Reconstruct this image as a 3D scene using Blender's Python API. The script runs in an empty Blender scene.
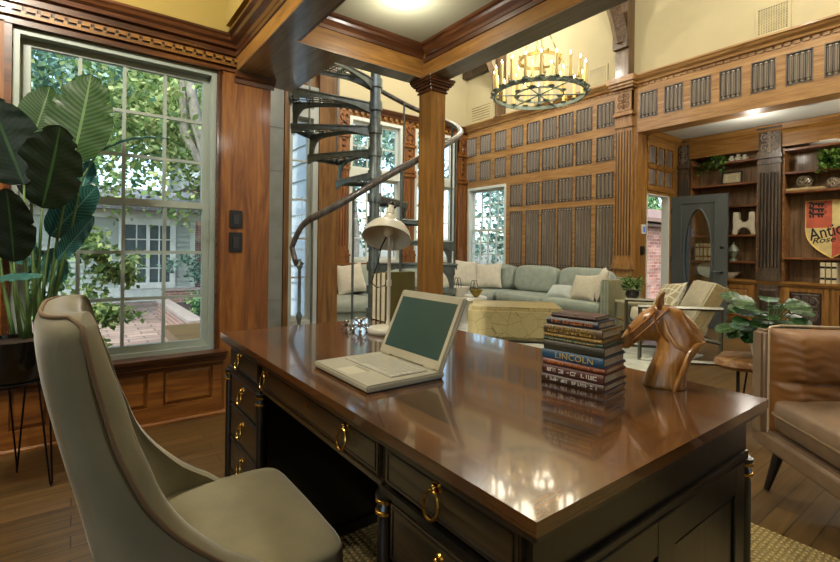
import bpy, bmesh, math, random
from math import sin, cos, pi, radians, sqrt, atan2
from mathutils import Vector, Matrix
random.seed(7)
SC = bpy.context.scene
COL = SC.collection
V = Vector

# ------------------------------------------------------------------ materials
def lin(h):
    h = h.lstrip('#')
    out = []
    for i in (0, 2, 4):
        c = int(h[i:i+2], 16)/255
        out.append(c/12.92 if c <= .04045 else ((c+.055)/1.055)**2.4)
    return (*out, 1.0)

def new_mat(name):
    m = bpy.data.materials.new(name)
    m.use_nodes = True
    nt = m.node_tree
    b = nt.nodes['Principled BSDF']
    return m, nt, b

def N(nt, t, **kw):
    n = nt.nodes.new(t)
    for k, v in kw.items():
        setattr(n, k, v)
    return n

def ramp(nt, fac, cols):
    r = N(nt, 'ShaderNodeValToRGB')
    e = r.color_ramp.elements
    while len(e) < len(cols):
        e.new(.5)
    for el, (p, c) in zip(e, cols):
        el.position = p
        el.color = lin(c) if isinstance(c, str) else c
    nt.links.new(fac, r.inputs[0])
    return r.outputs[0]

def coords(nt, scale=(1, 1, 1), kind='Object', rot=(0, 0, 0)):
    tc = N(nt, 'ShaderNodeTexCoord')
    mp = N(nt, 'ShaderNodeMapping')
    mp.inputs['Scale'].default_value = scale
    mp.inputs['Rotation'].default_value = rot
    nt.links.new(tc.outputs[kind], mp.inputs[0])
    return mp.outputs[0]

def noise(nt, co, scale=5, detail=3, rough=.5, dist=0):
    n = N(nt, 'ShaderNodeTexNoise')
    n.inputs['Scale'].default_value = scale
    n.inputs['Detail'].default_value = detail
    n.inputs['Roughness'].default_value = rough
    n.inputs['Distortion'].default_value = dist
    nt.links.new(co, n.inputs['Vector'])
    return n.outputs['Fac']

def bump(nt, b, h, strength=.3, dist=.01):
    n = N(nt, 'ShaderNodeBump')
    n.inputs['Strength'].default_value = strength
    n.inputs['Distance'].default_value = dist
    nt.links.new(h, n.inputs['Height'])
    nt.links.new(n.outputs[0], b.inputs['Normal'])

def mat(name, col, rough=.5, metal=0, var=.12, scale=6, bmp=0, bscale=60, coat=0, sheen=0):
    """a plain surface: colour with slight mottling and optional grain"""
    m, nt, b = new_mat(name)
    c = lin(col) if isinstance(col, str) else col
    co = coords(nt)
    if var:
        lo = tuple(max(0, x*(1-var)) for x in c[:3])+(1,)
        hi = tuple(min(1, x*(1+var)) for x in c[:3])+(1,)
        nt.links.new(ramp(nt, noise(nt, co, scale), [(.3, lo), (.7, hi)]), b.inputs['Base Color'])
    else:
        b.inputs['Base Color'].default_value = c
    b.inputs['Roughness'].default_value = rough
    b.inputs['Metallic'].default_value = metal
    b.inputs['Coat Weight'].default_value = coat
    b.inputs['Coat Roughness'].default_value = .08
    if sheen:
        b.inputs['Sheen Weight'].default_value = sheen
        b.inputs['Sheen Roughness'].default_value = .4
    if bmp:
        bump(nt, b, noise(nt, co, bscale, 4), bmp, .004)
    return m

def wood(name, dark, mid, light, axis='z', scale=1.0, rough=.4, coat=.15, dist=1.5, bmp=.15):
    m, nt, b = new_mat(name)
    s = {'x': (.7, 9, 9), 'y': (9, .7, 9), 'z': (9, 9, .7)}[axis]
    co = coords(nt, tuple(k*scale for k in s))
    n1 = noise(nt, co, 1.6, 6, .62, dist)
    co2 = coords(nt, tuple(k*scale*(5 if k > 1 else 2.5) for k in s))
    n2 = noise(nt, co2, 3.0, 3, .7)
    mix = N(nt, 'ShaderNodeMath', operation='MULTIPLY_ADD')
    nt.links.new(n2, mix.inputs[0])
    mix.inputs[1].default_value = .35
    nt.links.new(n1, mix.inputs[2])
    f = mix.outputs[0]
    nt.links.new(ramp(nt, f, [(.48, dark), (.66, mid), (.86, light)]), b.inputs['Base Color'])
    b.inputs['Roughness'].default_value = rough
    b.inputs['Coat Weight'].default_value = coat
    b.inputs['Coat Roughness'].default_value = .12 if coat < .65 else .05
    if bmp:
        bump(nt, b, f, bmp, .003)
    return m

def wall_coords(nt):
    tc = N(nt, 'ShaderNodeTexCoord'); s = N(nt, 'ShaderNodeSeparateXYZ'); nt.links.new(tc.outputs['Object'], s.inputs[0])
    a = N(nt, 'ShaderNodeMath', operation='ADD'); nt.links.new(s.outputs[0], a.inputs[0]); nt.links.new(s.outputs[1], a.inputs[1])
    c = N(nt, 'ShaderNodeCombineXYZ'); nt.links.new(a.outputs[0], c.inputs[0]); nt.links.new(s.outputs[2], c.inputs[1])
    return c.outputs[0]

def brick_mat(name, c1, c2, mortar, scale, bw=.5, rh=.25, ms=.02, rough=.7, rot=(0, 0, 0), varn=None, bmp=.4, upright=False):
    m, nt, b = new_mat(name)
    co = wall_coords(nt) if upright else coords(nt, rot=rot)
    t = N(nt, 'ShaderNodeTexBrick')
    t.inputs['Color1'].default_value = lin(c1)
    t.inputs['Color2'].default_value = lin(c2)
    t.inputs['Mortar'].default_value = lin(mortar)
    t.inputs['Scale'].default_value = scale
    t.inputs['Mortar Size'].default_value = ms
    t.inputs['Brick Width'].default_value = bw
    t.inputs['Row Height'].default_value = rh
    nt.links.new(co, t.inputs['Vector'])
    src = t.outputs['Color']
    if varn:
        nn = noise(nt, coords(nt, varn, rot=rot), 2.0, 5, .65, .6)
        mx = N(nt, 'ShaderNodeMix', data_type='RGBA', blend_type='MULTIPLY')
        mx.inputs[0].default_value = .85
        nt.links.new(src, mx.inputs[6])
        nt.links.new(ramp(nt, nn, [(.3, (.45, .42, .4, 1)), (.65, (1.25, 1.2, 1.15, 1))]), mx.inputs[7])
        src = mx.outputs[2]
    nt.links.new(src, b.inputs['Base Color'])
    b.inputs['Roughness'].default_value = rough
    if bmp:
        bump(nt, b, t.outputs['Fac'], -bmp if bmp > 0 else bmp, .006)
    return m

def glass_mat(name, tint=(1, 1, 1, 1), refl=.08, rough=0.0):
    m, nt, b = new_mat(name)
    nt.nodes.remove(b)
    out = nt.nodes['Material Output']
    tr = N(nt, 'ShaderNodeBsdfTransparent'); tr.inputs[0].default_value = tint
    gl = N(nt, 'ShaderNodeBsdfGlossy'); gl.inputs['Roughness'].default_value = rough
    fr = N(nt, 'ShaderNodeLayerWeight'); fr.inputs[0].default_value = .25
    mul = N(nt, 'ShaderNodeMath', operation='MULTIPLY_ADD')
    mul.inputs[1].default_value = .5; mul.inputs[2].default_value = refl*.4
    nt.links.new(fr.outputs['Fresnel'], mul.inputs[0])
    mx = N(nt, 'ShaderNodeMixShader')
    nt.links.new(mul.outputs[0], mx.inputs[0])
    nt.links.new(tr.outputs[0], mx.inputs[1])
    nt.links.new(gl.outputs[0], mx.inputs[2])
    nt.links.new(mx.outputs[0], out.inputs[0])
    return m

def emit_mat(name, col, strength):
    m, nt, b = new_mat(name)
    b.inputs['Base Color'].default_value = lin(col)
    b.inputs['Emission Color'].default_value = lin(col)
    b.inputs['Emission Strength'].default_value = strength
    return m

def leaf_mat(name, dark, light, rib, stripes=34, rough=.35, trans=.25):
    """blade with side veins running off a midrib (UV: u across, v along)"""
    m, nt, b = new_mat(name)
    tc = N(nt, 'ShaderNodeTexCoord')
    sx = N(nt, 'ShaderNodeSeparateXYZ')
    nt.links.new(tc.outputs['UV'], sx.inputs[0])
    a = N(nt, 'ShaderNodeMath', operation='ABSOLUTE'); nt.links.new(sx.outputs[0], a.inputs[0])
    ad = N(nt, 'ShaderNodeMath', operation='MULTIPLY_ADD'); nt.links.new(a.outputs[0], ad.inputs[0])
    ad.inputs[1].default_value = -.35; nt.links.new(sx.outputs[1], ad.inputs[2])
    s = N(nt, 'ShaderNodeMath', operation='MULTIPLY'); s.inputs[1].default_value = stripes*2
    nt.links.new(ad.outputs[0], s.inputs[0])
    sn = N(nt, 'ShaderNodeMath', operation='SINE'); nt.links.new(s.outputs[0], sn.inputs[0])
    f = N(nt, 'ShaderNodeMath', operation='MULTIPLY_ADD'); f.inputs[1].default_value = .25; f.inputs[2].default_value = .45
    nt.links.new(sn.outputs[0], f.inputs[0])
    nz = noise(nt, coords(nt), 14, 3)
    f2 = N(nt, 'ShaderNodeMath', operation='MULTIPLY_ADD'); nt.links.new(nz, f2.inputs[0]); f2.inputs[1].default_value = .4
    nt.links.new(f.outputs[0], f2.inputs[2])
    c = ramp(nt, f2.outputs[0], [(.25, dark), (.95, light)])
    lt = N(nt, 'ShaderNodeMath', operation='LESS_THAN'); lt.inputs[1].default_value = .022
    nt.links.new(a.outputs[0], lt.inputs[0])
    mx = N(nt, 'ShaderNodeMix', data_type='RGBA')
    nt.links.new(lt.outputs[0], mx.inputs[0]); nt.links.new(c, mx.inputs[6]); mx.inputs[7].default_value = lin(rib)
    nt.links.new(mx.outputs[2], b.inputs['Base Color'])
    b.inputs['Roughness'].default_value = rough
    bump(nt, b, sn.outputs[0], .10, .001)
    if trans:
        tl = N(nt, 'ShaderNodeBsdfTranslucent'); nt.links.new(mx.outputs[2], tl.inputs[0])
        ms = N(nt, 'ShaderNodeMixShader'); ms.inputs[0].default_value = trans
        nt.links.new(b.outputs[0], ms.inputs[1]); nt.links.new(tl.outputs[0], ms.inputs[2])
        nt.links.new(ms.outputs[0], nt.nodes['Material Output'].inputs[0])
    return m

def foliage_mat(name, dark, mid, light, scale=1.2):
    m, nt, b = new_mat(name)
    g = N(nt, 'ShaderNodeNewGeometry')
    r = N(nt, 'ShaderNodeMath', operation='MULTIPLY_ADD')
    nt.links.new(g.outputs['Random Per Island'], r.inputs[0]); r.inputs[1].default_value = .7
    nz = noise(nt, coords(nt), scale, 2); nt.links.new(nz, r.inputs[2])
    c = ramp(nt, r.outputs[0], [(.4, dark), (.8, mid), (1.2, light)])
    nt.links.new(c, b.inputs['Base Color'])
    b.inputs['Roughness'].default_value = .5
    tl = N(nt, 'ShaderNodeBsdfTranslucent'); nt.links.new(c, tl.inputs[0])
    ms = N(nt, 'ShaderNodeMixShader'); ms.inputs[0].default_value = .4
    nt.links.new(b.outputs[0], ms.inputs[1]); nt.links.new(tl.outputs[0], ms.inputs[2])
    nt.links.new(ms.outputs[0], nt.nodes['Material Output'].inputs[0])
    return m

# ------------------------------------------------------------------ mesh builder
ROOTM = {}
class MB:
    def __init__(s):
        s.v = []; s.f = []; s.mi = []; s.uv = None
    def add(s, vs, fs, mi=0):
        o = len(s.v)
        s.v += [V(p) for p in vs]
        s.f += [tuple(o+i for i in f) for f in fs]
        s.mi += [mi]*len(fs)
        return s
    def box(s, x0, y0, z0, x1, y1, z1, mi=0, M=None):
        x0, x1 = min(x0, x1), max(x0, x1); y0, y1 = min(y0, y1), max(y0, y1); z0, z1 = min(z0, z1), max(z0, z1)
        vs = [(x0,y0,z0),(x1,y0,z0),(x1,y1,z0),(x0,y1,z0),(x0,y0,z1),(x1,y0,z1),(x1,y1,z1),(x0,y1,z1)]
        if M: vs = [M @ V(p) for p in vs]
        return s.add(vs, [(0,3,2,1),(4,5,6,7),(0,1,5,4),(1,2,6,5),(2,3,7,6),(3,0,4,7)], mi)
    def cbox(s, c, d, mi=0, M=None):
        return s.box(c[0]-d[0]/2, c[1]-d[1]/2, c[2]-d[2]/2, c[0]+d[0]/2, c[1]+d[1]/2, c[2]+d[2]/2, mi, M)
    def frus(s, x0, y0, x1, y1, z0, z1, inset, mi=0, axis='z', M=None):
        """box whose far face is inset; axis gives its direction"""
        i = inset
        vs = [(x0,y0,z0),(x1,y0,z0),(x1,y1,z0),(x0,y1,z0),(x0+i,y0+i,z1),(x1-i,y0+i,z1),(x1-i,y1-i,z1),(x0+i,y1-i,z1)]
        if M: vs = [M @ V(p) for p in vs]
        return s.add(vs, [(0,3,2,1),(4,5,6,7),(0,1,5,4),(1,2,6,5),(2,3,7,6),(3,0,4,7)], mi)
    def tube(s, pts, r, n=10, closed=False, mi=0, caps=True, sx=1.0, sy=1.0):
        pts = [V(p) for p in pts]; k = len(pts)
        rs = r if isinstance(r, (list, tuple)) else [r]*k
        o = len(s.v); prev = None
        for i, p in enumerate(pts):
            if closed: t = pts[(i+1) % k]-pts[i-1]
            else: t = pts[min(i+1, k-1)]-pts[max(i-1, 0)]
            if t.length < 1e-9: t = V((0,0,1))
            t.normalize()
            if prev is None:
                a = V((0,0,1)) if abs(t.z) < .9 else V((1,0,0))
                u = t.cross(a).normalized()
            else:
                u = prev-t*prev.dot(t)
                u = u.normalized() if u.length > 1e-6 else t.orthogonal().normalized()
            prev = u; w = t.cross(u)
            for j in range(n):
                a = 2*pi*j/n
                s.v.append(p+(u*cos(a)*sx+w*sin(a)*sy)*rs[i])
        m = k if closed else k-1
        for i in range(m):
            for j in range(n):
                a = o+i*n+j; b_ = o+i*n+(j+1) % n
                c = o+((i+1) % k)*n+(j+1) % n; d = o+((i+1) % k)*n+j
                s.f.append((a, b_, c, d)); s.mi.append(mi)
        if caps and not closed:
            s.f.append(tuple(o+j for j in range(n))[::-1]); s.mi.append(mi)
            s.f.append(tuple(o+(k-1)*n+j for j in range(n))); s.mi.append(mi)
        return s
    def lathe(s, prof, c=(0,0,0), n=24, mi=0, M=None, a0=0, sx=1, sy=1):
        o = len(s.v); k = len(prof)
        for r, z in prof:
            for j in range(n):
                a = a0+2*pi*j/n
                p = V((r*cos(a)*sx, r*sin(a)*sy, z))
                if M: p = M @ p
                s.v.append(p+V(c))
        for i in range(k-1):
            for j in range(n):
                s.f.append((o+i*n+j, o+i*n+(j+1) % n, o+(i+1)*n+(j+1) % n, o+(i+1)*n+j)); s.mi.append(mi)
        if prof[0][0] > 1e-5: s.f.append(tuple(o+j for j in range(n))[::-1]); s.mi.append(mi)
        if prof[-1][0] > 1e-5: s.f.append(tuple(o+(k-1)*n+j for j in range(n))); s.mi.append(mi)
        return s
    def ball(s, c, r, n=14, m=8, sc=(1,1,1), M=None, mi=0):
        o = len(s.v)
        for i in range(m+1):
            a = -pi/2+pi*i/m
            for j in range(n):
                b_ = 2*pi*j/n
                p = V((cos(a)*cos(b_)*r*sc[0], cos(a)*sin(b_)*r*sc[1], sin(a)*r*sc[2]))
                if M: p = M @ p
                s.v.append(p+V(c))
        for i in range(m):
            for j in range(n):
                s.f.append((o+i*n+j, o+i*n+(j+1) % n, o+(i+1)*n+(j+1) % n, o+(i+1)*n+j)); s.mi.append(mi)
        return s
    def prism(s, poly, axis, a0, a1, mi=0):
        """extrude a closed 2-D outline; axis x: (y,z) outline, y: (x,z), z: (x,y)"""
        k = len(poly)
        def P(p, a): return {'x': (a, p[0], p[1]), 'y': (p[0], a, p[1]), 'z': (p[0], p[1], a)}[axis]
        vs = [P(p, a0) for p in poly]+[P(p, a1) for p in poly]
        fs = [tuple(range(k))[::-1], tuple(range(k, 2*k))]+[(i, (i+1) % k, k+(i+1) % k, k+i) for i in range(k)]
        return s.add(vs, fs, mi)
    def sellip(s, c, d, e1=.35, e2=.35, n=28, m=16, M=None, mi=0, fn=None):
        """super-ellipsoid of full size d: a cushion-like rounded block"""
        o = len(s.v)
        def q(x, e): return math.copysign(abs(x)**e, x)
        for i in range(m+1):
            a = -pi/2+pi*i/m
            for j in range(n):
                b_ = 2*pi*j/n
                p = V((q(cos(a), e1)*q(cos(b_), e2)*d[0]/2, q(cos(a), e1)*q(sin(b_), e2)*d[1]/2, q(sin(a), e1)*d[2]/2))
                if fn: p = fn(p)
                if M: p = M @ p
                s.v.append(p+V(c))
        for i in range(m):
            for j in range(n):
                s.f.append((o+i*n+j, o+i*n+(j+1) % n, o+(i+1)*n+(j+1) % n, o+(i+1)*n+j)); s.mi.append(mi)
        return s
    def grid(s, fn, nu, nv, mi=0, closed_u=False):
        o = len(s.v)
        for i in range(nu+(0 if closed_u else 1)):
            for j in range(nv+1):
                s.v.append(V(fn(i/nu, j/nv)))
        w = nv+1
        for i in range(nu):
            for j in range(nv):
                i2 = (i+1) % nu if closed_u else i+1
                s.f.append((o+i*w+j, o+i2*w+j, o+i2*w+j+1, o+i*w+j+1)); s.mi.append(mi)
        return s
    def pillow(s, w, h, t, M, mi=0, n=12, puff=.75):
        def f(sg):
            def g(u, v):
                x = (u-.5)*2; y = (v-.5)*2
                k = (max(0, 1-x*x)*max(0, 1-y*y))**.42
                pin = 1-.10*(1-abs(x)**2)*abs(y)**3; pin2 = 1-.10*(1-abs(y)**2)*abs(x)**3
                return M @ V((x*w/2*pin2, y*h/2*pin, sg*t/2*k+.002*sg))
            return g
        s.grid(f(1), n, n, mi)
        a = len(s.f)
        s.grid(f(-1), n, n, mi)
        for i in range(a, len(s.f)): s.f[i] = s.f[i][::-1]
        return s
    def build(s, name, mats, parent=None, smooth=False, bev=0, seg=2, world=True, weld=False, angle=40, sub=0):
        if parent is not None and world:
            Mi = ROOTM[parent.name].inverted()
            vs = [Mi @ p for p in s.v]
        else:
            vs = s.v
        me = bpy.data.meshes.new(name)
        me.from_pydata([tuple(p) for p in vs], [], s.f)
        mats = mats if isinstance(mats, (list, tuple)) else [mats]
        for m in mats: me.materials.append(m)
        for p, i in zip(me.polygons, s.mi): p.material_index = i
        if s.uv is not None:
            ul = me.uv_layers.new(name='UVMap')
            for l in me.loops: ul.data[l.index].uv = s.uv[l.vertex_index]
        bm = bmesh.new(); bm.from_mesh(me)
        if weld: bmesh.ops.remove_doubles(bm, verts=bm.verts, dist=1e-5)
        bmesh.ops.recalc_face_normals(bm, faces=bm.faces)
        if bev:
            es = [e for e in bm.edges if len(e.link_faces) == 2 and e.calc_face_angle(0) > radians(35)]
            bmesh.ops.bevel(bm, geom=es, offset=bev, segments=seg, affect='EDGES', clamp_overlap=True)
        bm.to_mesh(me); bm.free()
        if smooth:
            for p in me.polygons: p.use_smooth = True
            if angle < 180:
                try: me.set_sharp_from_angle(angle=radians(angle))
                except Exception: pass
        o = bpy.data.objects.new(name, me)
        COL.objects.link(o)
        if parent is not None:
            o.parent = parent
            ROOTM[o.name] = ROOTM[parent.name]
        else:
            ROOTM[o.name] = Matrix.Identity(4)
        if sub:
            md = o.modifiers.new('sub', 'SUBSURF'); md.levels = sub; md.render_levels = sub
        return o

def tag(o, label=None, cat=None, group=None, kind=None):
    if label: o['label'] = label
    if cat: o['category'] = cat
    if group: o['group'] = group
    if kind: o['kind'] = kind
    return o

def thing(name, label, cat, loc=(0,0,0), rz=0, group=None):
    o = bpy.data.objects.new(name, None); COL.objects.link(o)
    o.location = loc; o.rotation_euler = (0, 0, rz); o.empty_display_size = .05
    ROOTM[o.name] = Matrix.Translation(loc) @ Matrix.Rotation(rz, 4, 'Z')
    return tag(o, label, cat, group)

def solo(mb, name, mats, label, cat, group=None, loc=None, **kw):
    """a thing that is one mesh; its origin is put at loc"""
    if loc is not None:
        mb.v = [p-V(loc) for p in mb.v]
    o = mb.build(name, mats, None, **kw)
    if loc is not None:
        o.location = loc; ROOTM[o.name] = Matrix.Translation(loc)
    return tag(o, label, cat, group)

def struct(mb, name, mats, parent=None, **kw):
    o = mb.build(name, mats, parent, **kw)
    if parent is None: o['kind'] = 'structure'
    return o

def dup(root, loc=None, rz=None, label=None, group=None, parent=None):
    def cp(o, par):
        c = o.copy(); COL.objects.link(c)
        if par is not None: c.parent = par
        for ch in [k for k in o.children]: cp(ch, c)
        return c
    r = cp(root, parent)
    if loc is not None: r.location = loc
    if rz is not None: r.rotation_euler = (0, 0, rz)
    if label: r['label'] = label
    if group: r['group'] = group
    ROOTM[r.name] = Matrix.Translation(r.location) @ Matrix.Rotation(r.rotation_euler.z, 4, 'Z')
    return r

def T(x, y, z): return Matrix.Translation((x, y, z))
def RZ(a): return Matrix.Rotation(a, 4, 'Z')
def RX(a): return Matrix.Rotation(a, 4, 'X')
def RY(a): return Matrix.Rotation(a, 4, 'Y')

# ------------------------------------------------------------------ palette
OAK_Z = wood('oak_upright', '#63411b', '#885d27', '#a1763a', 'z')
OAK_X = wood('oak_lengthwise', '#63411b', '#885d27', '#a1763a', 'x')
OAK_Y = wood('oak_crosswise', '#63411b', '#885d27', '#a1763a', 'y')
PAN_Z = wood('panel_oak_upright', '#785226', '#997140', '#b08a57', 'z', rough=.45)
PAN_Y = wood('panel_oak_crosswise', '#785226', '#997140', '#b08a57', 'y', rough=.45)
RED_Z = wood('red_oak_upright', '#5a300e', '#7d4a19', '#946227', 'z', rough=.5, coat=.06)
RED_X = wood('red_oak_lengthwise', '#5a300e', '#7d4a19', '#946227', 'x', rough=.45, coat=.1)
DKTRIM_X = wood('dark_moulding_lengthwise', '#2e1709', '#4c2a12', '#6b4020', 'x', rough=.35, coat=.3)
DKTRIM_Y = wood('dark_moulding_crosswise', '#2e1709', '#4c2a12', '#6b4020', 'y', rough=.35, coat=.3)
SOFFIT = wood('sheen_grey_soffit', '#5e564b', '#796f61', '#8d8374', 'y', rough=.28, coat=.6)  # dark wood, with its grey reflected sheen put into the base colour
LINEN = wood('linenfold_oak', '#43382e', '#62554a', '#82766a', 'z', rough=.42)
LINEN_TIP = mat('linenfold_tip', '#b9b4a6', .35)
DKPIL = wood('dark_pilaster_oak', '#2b2119', '#483b2f', '#67594a', 'z', rough=.35, coat=.2)
COLW = wood('column_oak', '#63411b', '#885d27', '#a1763a', 'z', rough=.28, coat=.5)
CARVED = wood('carved_dark_oak', '#1d130b', '#33241a', '#4d3a2b', 'z', rough=.4)
SHELFW = wood('shelf_oak', '#4e2f16', '#7b5128', '#9a6d3b', 'y', rough=.45)
SHELFB = wood('shelf_back_oak', '#4c3822', '#75593a', '#917352', 'z', rough=.5)
DESKTOP = wood('mahogany_top', '#22120a', '#452a14', '#684626', 'y', scale=.6, rough=.17, coat=.7, dist=1.2, bmp=.008)
DESKBAND = wood('mahogany_crossband', '#3f2610', '#573517', '#6c4623', 'x', scale=.8, rough=.17, coat=.7, dist=.2, bmp=.012)
EBON = wood('ebonised_wood', '#080604', '#100c07', '#1c150c', 'z', rough=.32, coat=.25)
EBON_Y = wood('ebonised_wood_lengthwise', '#171109', '#2c2113', '#45351e', 'y', rough=.32, coat=.25)
BRASS = mat('aged_brass', '#a9843c', .25, 1, .15)
PLASTER = mat('warm_plaster', '#b9ae8b', .9, 0, .03, 2)
PLASTER2 = mat('yellow_plaster', '#a8924c', .9, 0, .03, 2)
CEILP = mat('ceiling_plaster', '#a9a78c', .95, 0, .03, 2)
WHITEP = mat('white_plaster', '#cfcfc4', .9, 0, .03, 2)
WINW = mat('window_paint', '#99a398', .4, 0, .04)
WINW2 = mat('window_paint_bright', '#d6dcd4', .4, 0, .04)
GLASS = glass_mat('window_glass', (.97, 1, .99, 1), .06)
VELVET = mat('beige_velvet', '#7c7559', .85, 0, .16, 9, .12, 220, 0, .5)
PIPING = mat('tan_piping', '#735c40', .8, 0, .1)
BLKMETAL = mat('black_iron', '#15161a', .4, .7, .1)
IRON = mat('grey_iron', '#6b7573', .32, .6, .2, 20, .1, 90)
STEEL = mat('brushed_steel', '#8e8d84', .3, 1, .1)
BLK = mat('black_plastic', '#0c0c0c', .35, 0, .1)
CREAM = mat('cream_enamel', '#cdc8b4', .3, 0, .04, coat=.2)
PAPER = mat('book_paper', '#cdbf9c', .9, 0, .15, 80)
WHITEC = mat('white_ceramic', '#d8d6cb', .35, 0, .04)
SOFA = mat('sage_sofa_fabric', '#99a49a', .9, 0, .10, 12, .15, 300, 0, .25)
SOFA_O = mat('olive_sofa_fabric', '#8c8760', .9, 0, .10, 12, .15, 300, 0, .25)
PILW = mat('ivory_pillow_fabric', '#cfcaba', .95, 0, .08, 14, .2, 260, 0, .3)
PILW2 = mat('pale_blue_pillow_fabric', '#b9c4c0', .95, 0, .08, 14, .2, 260, 0, .3)
LEATHER = mat('cognac_leather', '#744a1c', .5, 0, .22, 7, .12, 130, .1)
LEATHER2 = mat('worn_tan_leather', '#725b43', .5, 0, .22, 7, .12, 130, .1)
HORSEW = wood('carved_teak', '#724619', '#a06c2f', '#c48f4c', 'z', scale=1.3, rough=.36, coat=.2)
STUMPW = wood('slab_wood', '#6d4a28', '#946a3d', '#b18a5a', 'x', scale=2, rough=.45)
KD, SKY, SUN, EXPO = 1.12, .55, 2.6, 0.46
# ================================================================== ROOM SHELL
YL, XP, YF, Y2, XB = 3.28, 6.48, 7.11, 4.45, 7.75
ZB = 2.309            # underside of the study beams
FLOORM = brick_mat('oak_floor_boards', '#584527', '#69522f', '#2c2113', 1.0, bw=1.25, rh=.085, ms=.0025, rough=.33, varn=(.8, 14, 1), bmp=.15)
m = MB(); m.box(-3.2, -4.2, -.12, 1.0, YL+.15, 0); m.box(1.0, -4.2, -.12, 8.2, 7.3, 0)
struct(m, 'floor', FLOORM)

def sashes(mb, plane, p, a0, a1, z0, z1, cols, rows, st=.045, mu=.018, th=.035):
    """one glazed sash: stiles, rails and muntins in plane y=p or x=p"""
    def B(u0, u1, w0, w1, t):
        if plane == 'y': mb.box(u0, p-t/2, w0, u1, p+t/2, w1)
        else: mb.box(p-t/2, u0, w0, p+t/2, u1, w1)
    B(a0, a0+st, z0, z1, th); B(a1-st, a1, z0, z1, th)
    B(a0+st, a1-st, z0, z0+st, th); B(a0+st, a1-st, z1-st, z1, th)
    for i in range(1, cols):
        c = a0+st+(a1-a0-2*st)*i/cols
        B(c-mu/2, c+mu/2, z0+st, z1-st, th*.7)
    for i in range(1, rows):
        c = z0+st+(z1-z0-2*st)*i/rows
        B(a0+st, a1-st, c-mu/2, c+mu/2, th*.62)
def pane(name, plane, p, a0, a1, z0, z1, parent, m=None):
    g = MB()
    if plane == 'y': g.box(a0, p-.002, z0, a1, p+.002, z1)
    else: g.box(p-.002, a0, z0, p+.002, a1, z1)
    return g.build(name, m or GLASS, parent)

# ---- study window wall (y = 3.28)
wx0, wx1, wz0, wz1 = -.275, .75, .43, 2.285
m = MB()
m.box(-3.2, YL, 0, wx0, YL+.15, 2.6); m.box(wx1, YL, 0, 1.11, YL+.15, 2.6)
m.box(wx0, YL, 0, wx1, YL+.15, wz0); m.box(wx0, YL, wz1, wx1, YL+.15, 2.6)
wl = struct(m, 'wall_left', RED_Z)
m = MB(); m.box(-3.2, YL-.006, 2.47, .88, YL, 3.05); struct(m, 'plaster_band', PLASTER2, wl)
m = MB()     # return of the wall at the stair bay
m.box(1.0, YL+.15, 0, 1.11, Y2, 4.9); struct(m, 'wall_return', PLASTER)
# second (behind-the-plant) face of the wall: pilaster edges and rails of the wainscot
m = MB()
m.box(-3.2, YL-.018, .005, -.30, YL, .12); m.box(-.30, YL-.018, .02, .80, YL, .115)
m.box(-.30, YL-.018, .335, .80, YL, .36)
for a, b_ in ((-.31, -.27), (-.11, .155), (.37, .455), (.742, .80)): m.box(a, YL-.018, .115, b_, YL, .335)
struct(m, 'wainscot_rail', RED_X, wl)
def raised(mb, x0, x1, z0, z1, y):
    mb.add([(x0,y,z0),(x1,y,z0),(x1,y,z1),(x0,y,z1),(x0+.018,y-.012,z0+.018),(x1-.018,y-.012,z0+.018),(x1-.018,y-.012,z1-.018),(x0+.018,y-.012,z1-.018)],
           [(4,5,6,7),(0,1,5,4),(1,2,6,5),(2,3,7,6),(3,0,4,7)])
for a, b_ in ((-.27, -.11), (.155, .37), (.455, .742)):
    m = MB(); raised(m, a+.008, b_-.008, .123, .328, YL-.002); struct(m, 'raised_panel', RED_X, wl)
m = MB()
m.prism([(YL, .36), (YL-.025, .362), (YL-.032, .375), (YL-.05, .385), (YL-.055, .405), (YL-.085, .412), (YL-.09, .428), (YL-.02, .434), (YL, .434)], 'x', -.36, .82)
m.prism([(YL, .33), (YL-.022, .332), (YL-.03, .345), (YL, .362)], 'x', -.36, .805)
struct(m, 'window_stool', DKTRIM_X, wl)
m = MB(); m.prism([(YL, 0), (YL-.03, 0), (YL-.03, .012), (YL-.018, .022), (YL, .022)], 'x', -3.2, 1.11); struct(m, 'baseboard_left', RED_X)
# dark bead round the window
m = MB()
m.box(wx0-.03, YL-.02, wz0, wx0, YL+.02, wz1+.03); m.box(wx1, YL-.02, wz0, wx1+.012, YL+.02, wz1+.03)
m.box(wx0-.03, YL-.028, wz1, wx1+.012, YL+.02, wz1+.022)
struct(m, 'window_bead', DKTRIM_X, wl)
# crown over the window with its stepped dentils
def crown(name, axis, base, sgn, a0, a1, z0, prof, m_, dent=None):
    """moulding run along an axis; prof is (out, up) pairs; base is the wall face, sgn the side it projects to"""
    mb = MB()
    pts = [(base+sgn*o, z0+u) for o, u in prof]
    mb.prism(pts, 'x' if axis == 'x' else 'y', a0, a1)
    return mb
PROF = [(0, 0), (.012, 0), (.018, .02), (.018, .055), (.045, .062), (.05, .085), (.07, .098), (.078, .115), (.09, .125), (.09, .138), (0, .138)]
m = crown('c', 'x', YL, -1, -3.2, .87, 2.386, PROF[2:-1]+[(0, .138)], None); m.box(-3.2, YL-.012, 2.30, .87, YL, 2.335)
tr = struct(m, 'trim_1', DKTRIM_X)
m = MB()
p = .0595
x = -3.15
while x < .84:       # fret of staggered square notches
    m.box(x+.018, YL-.034, 2.362, x+p, YL-.016, 2.386); m.box(x-.005, YL-.034, 2.346, x+.014, YL-.016, 2.362)
    x += p
m.box(-3.2, YL-.034, 2.33, .87, YL-.016, 2.346)
struct(m, 'dentil_band', OAK_X, tr)
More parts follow.
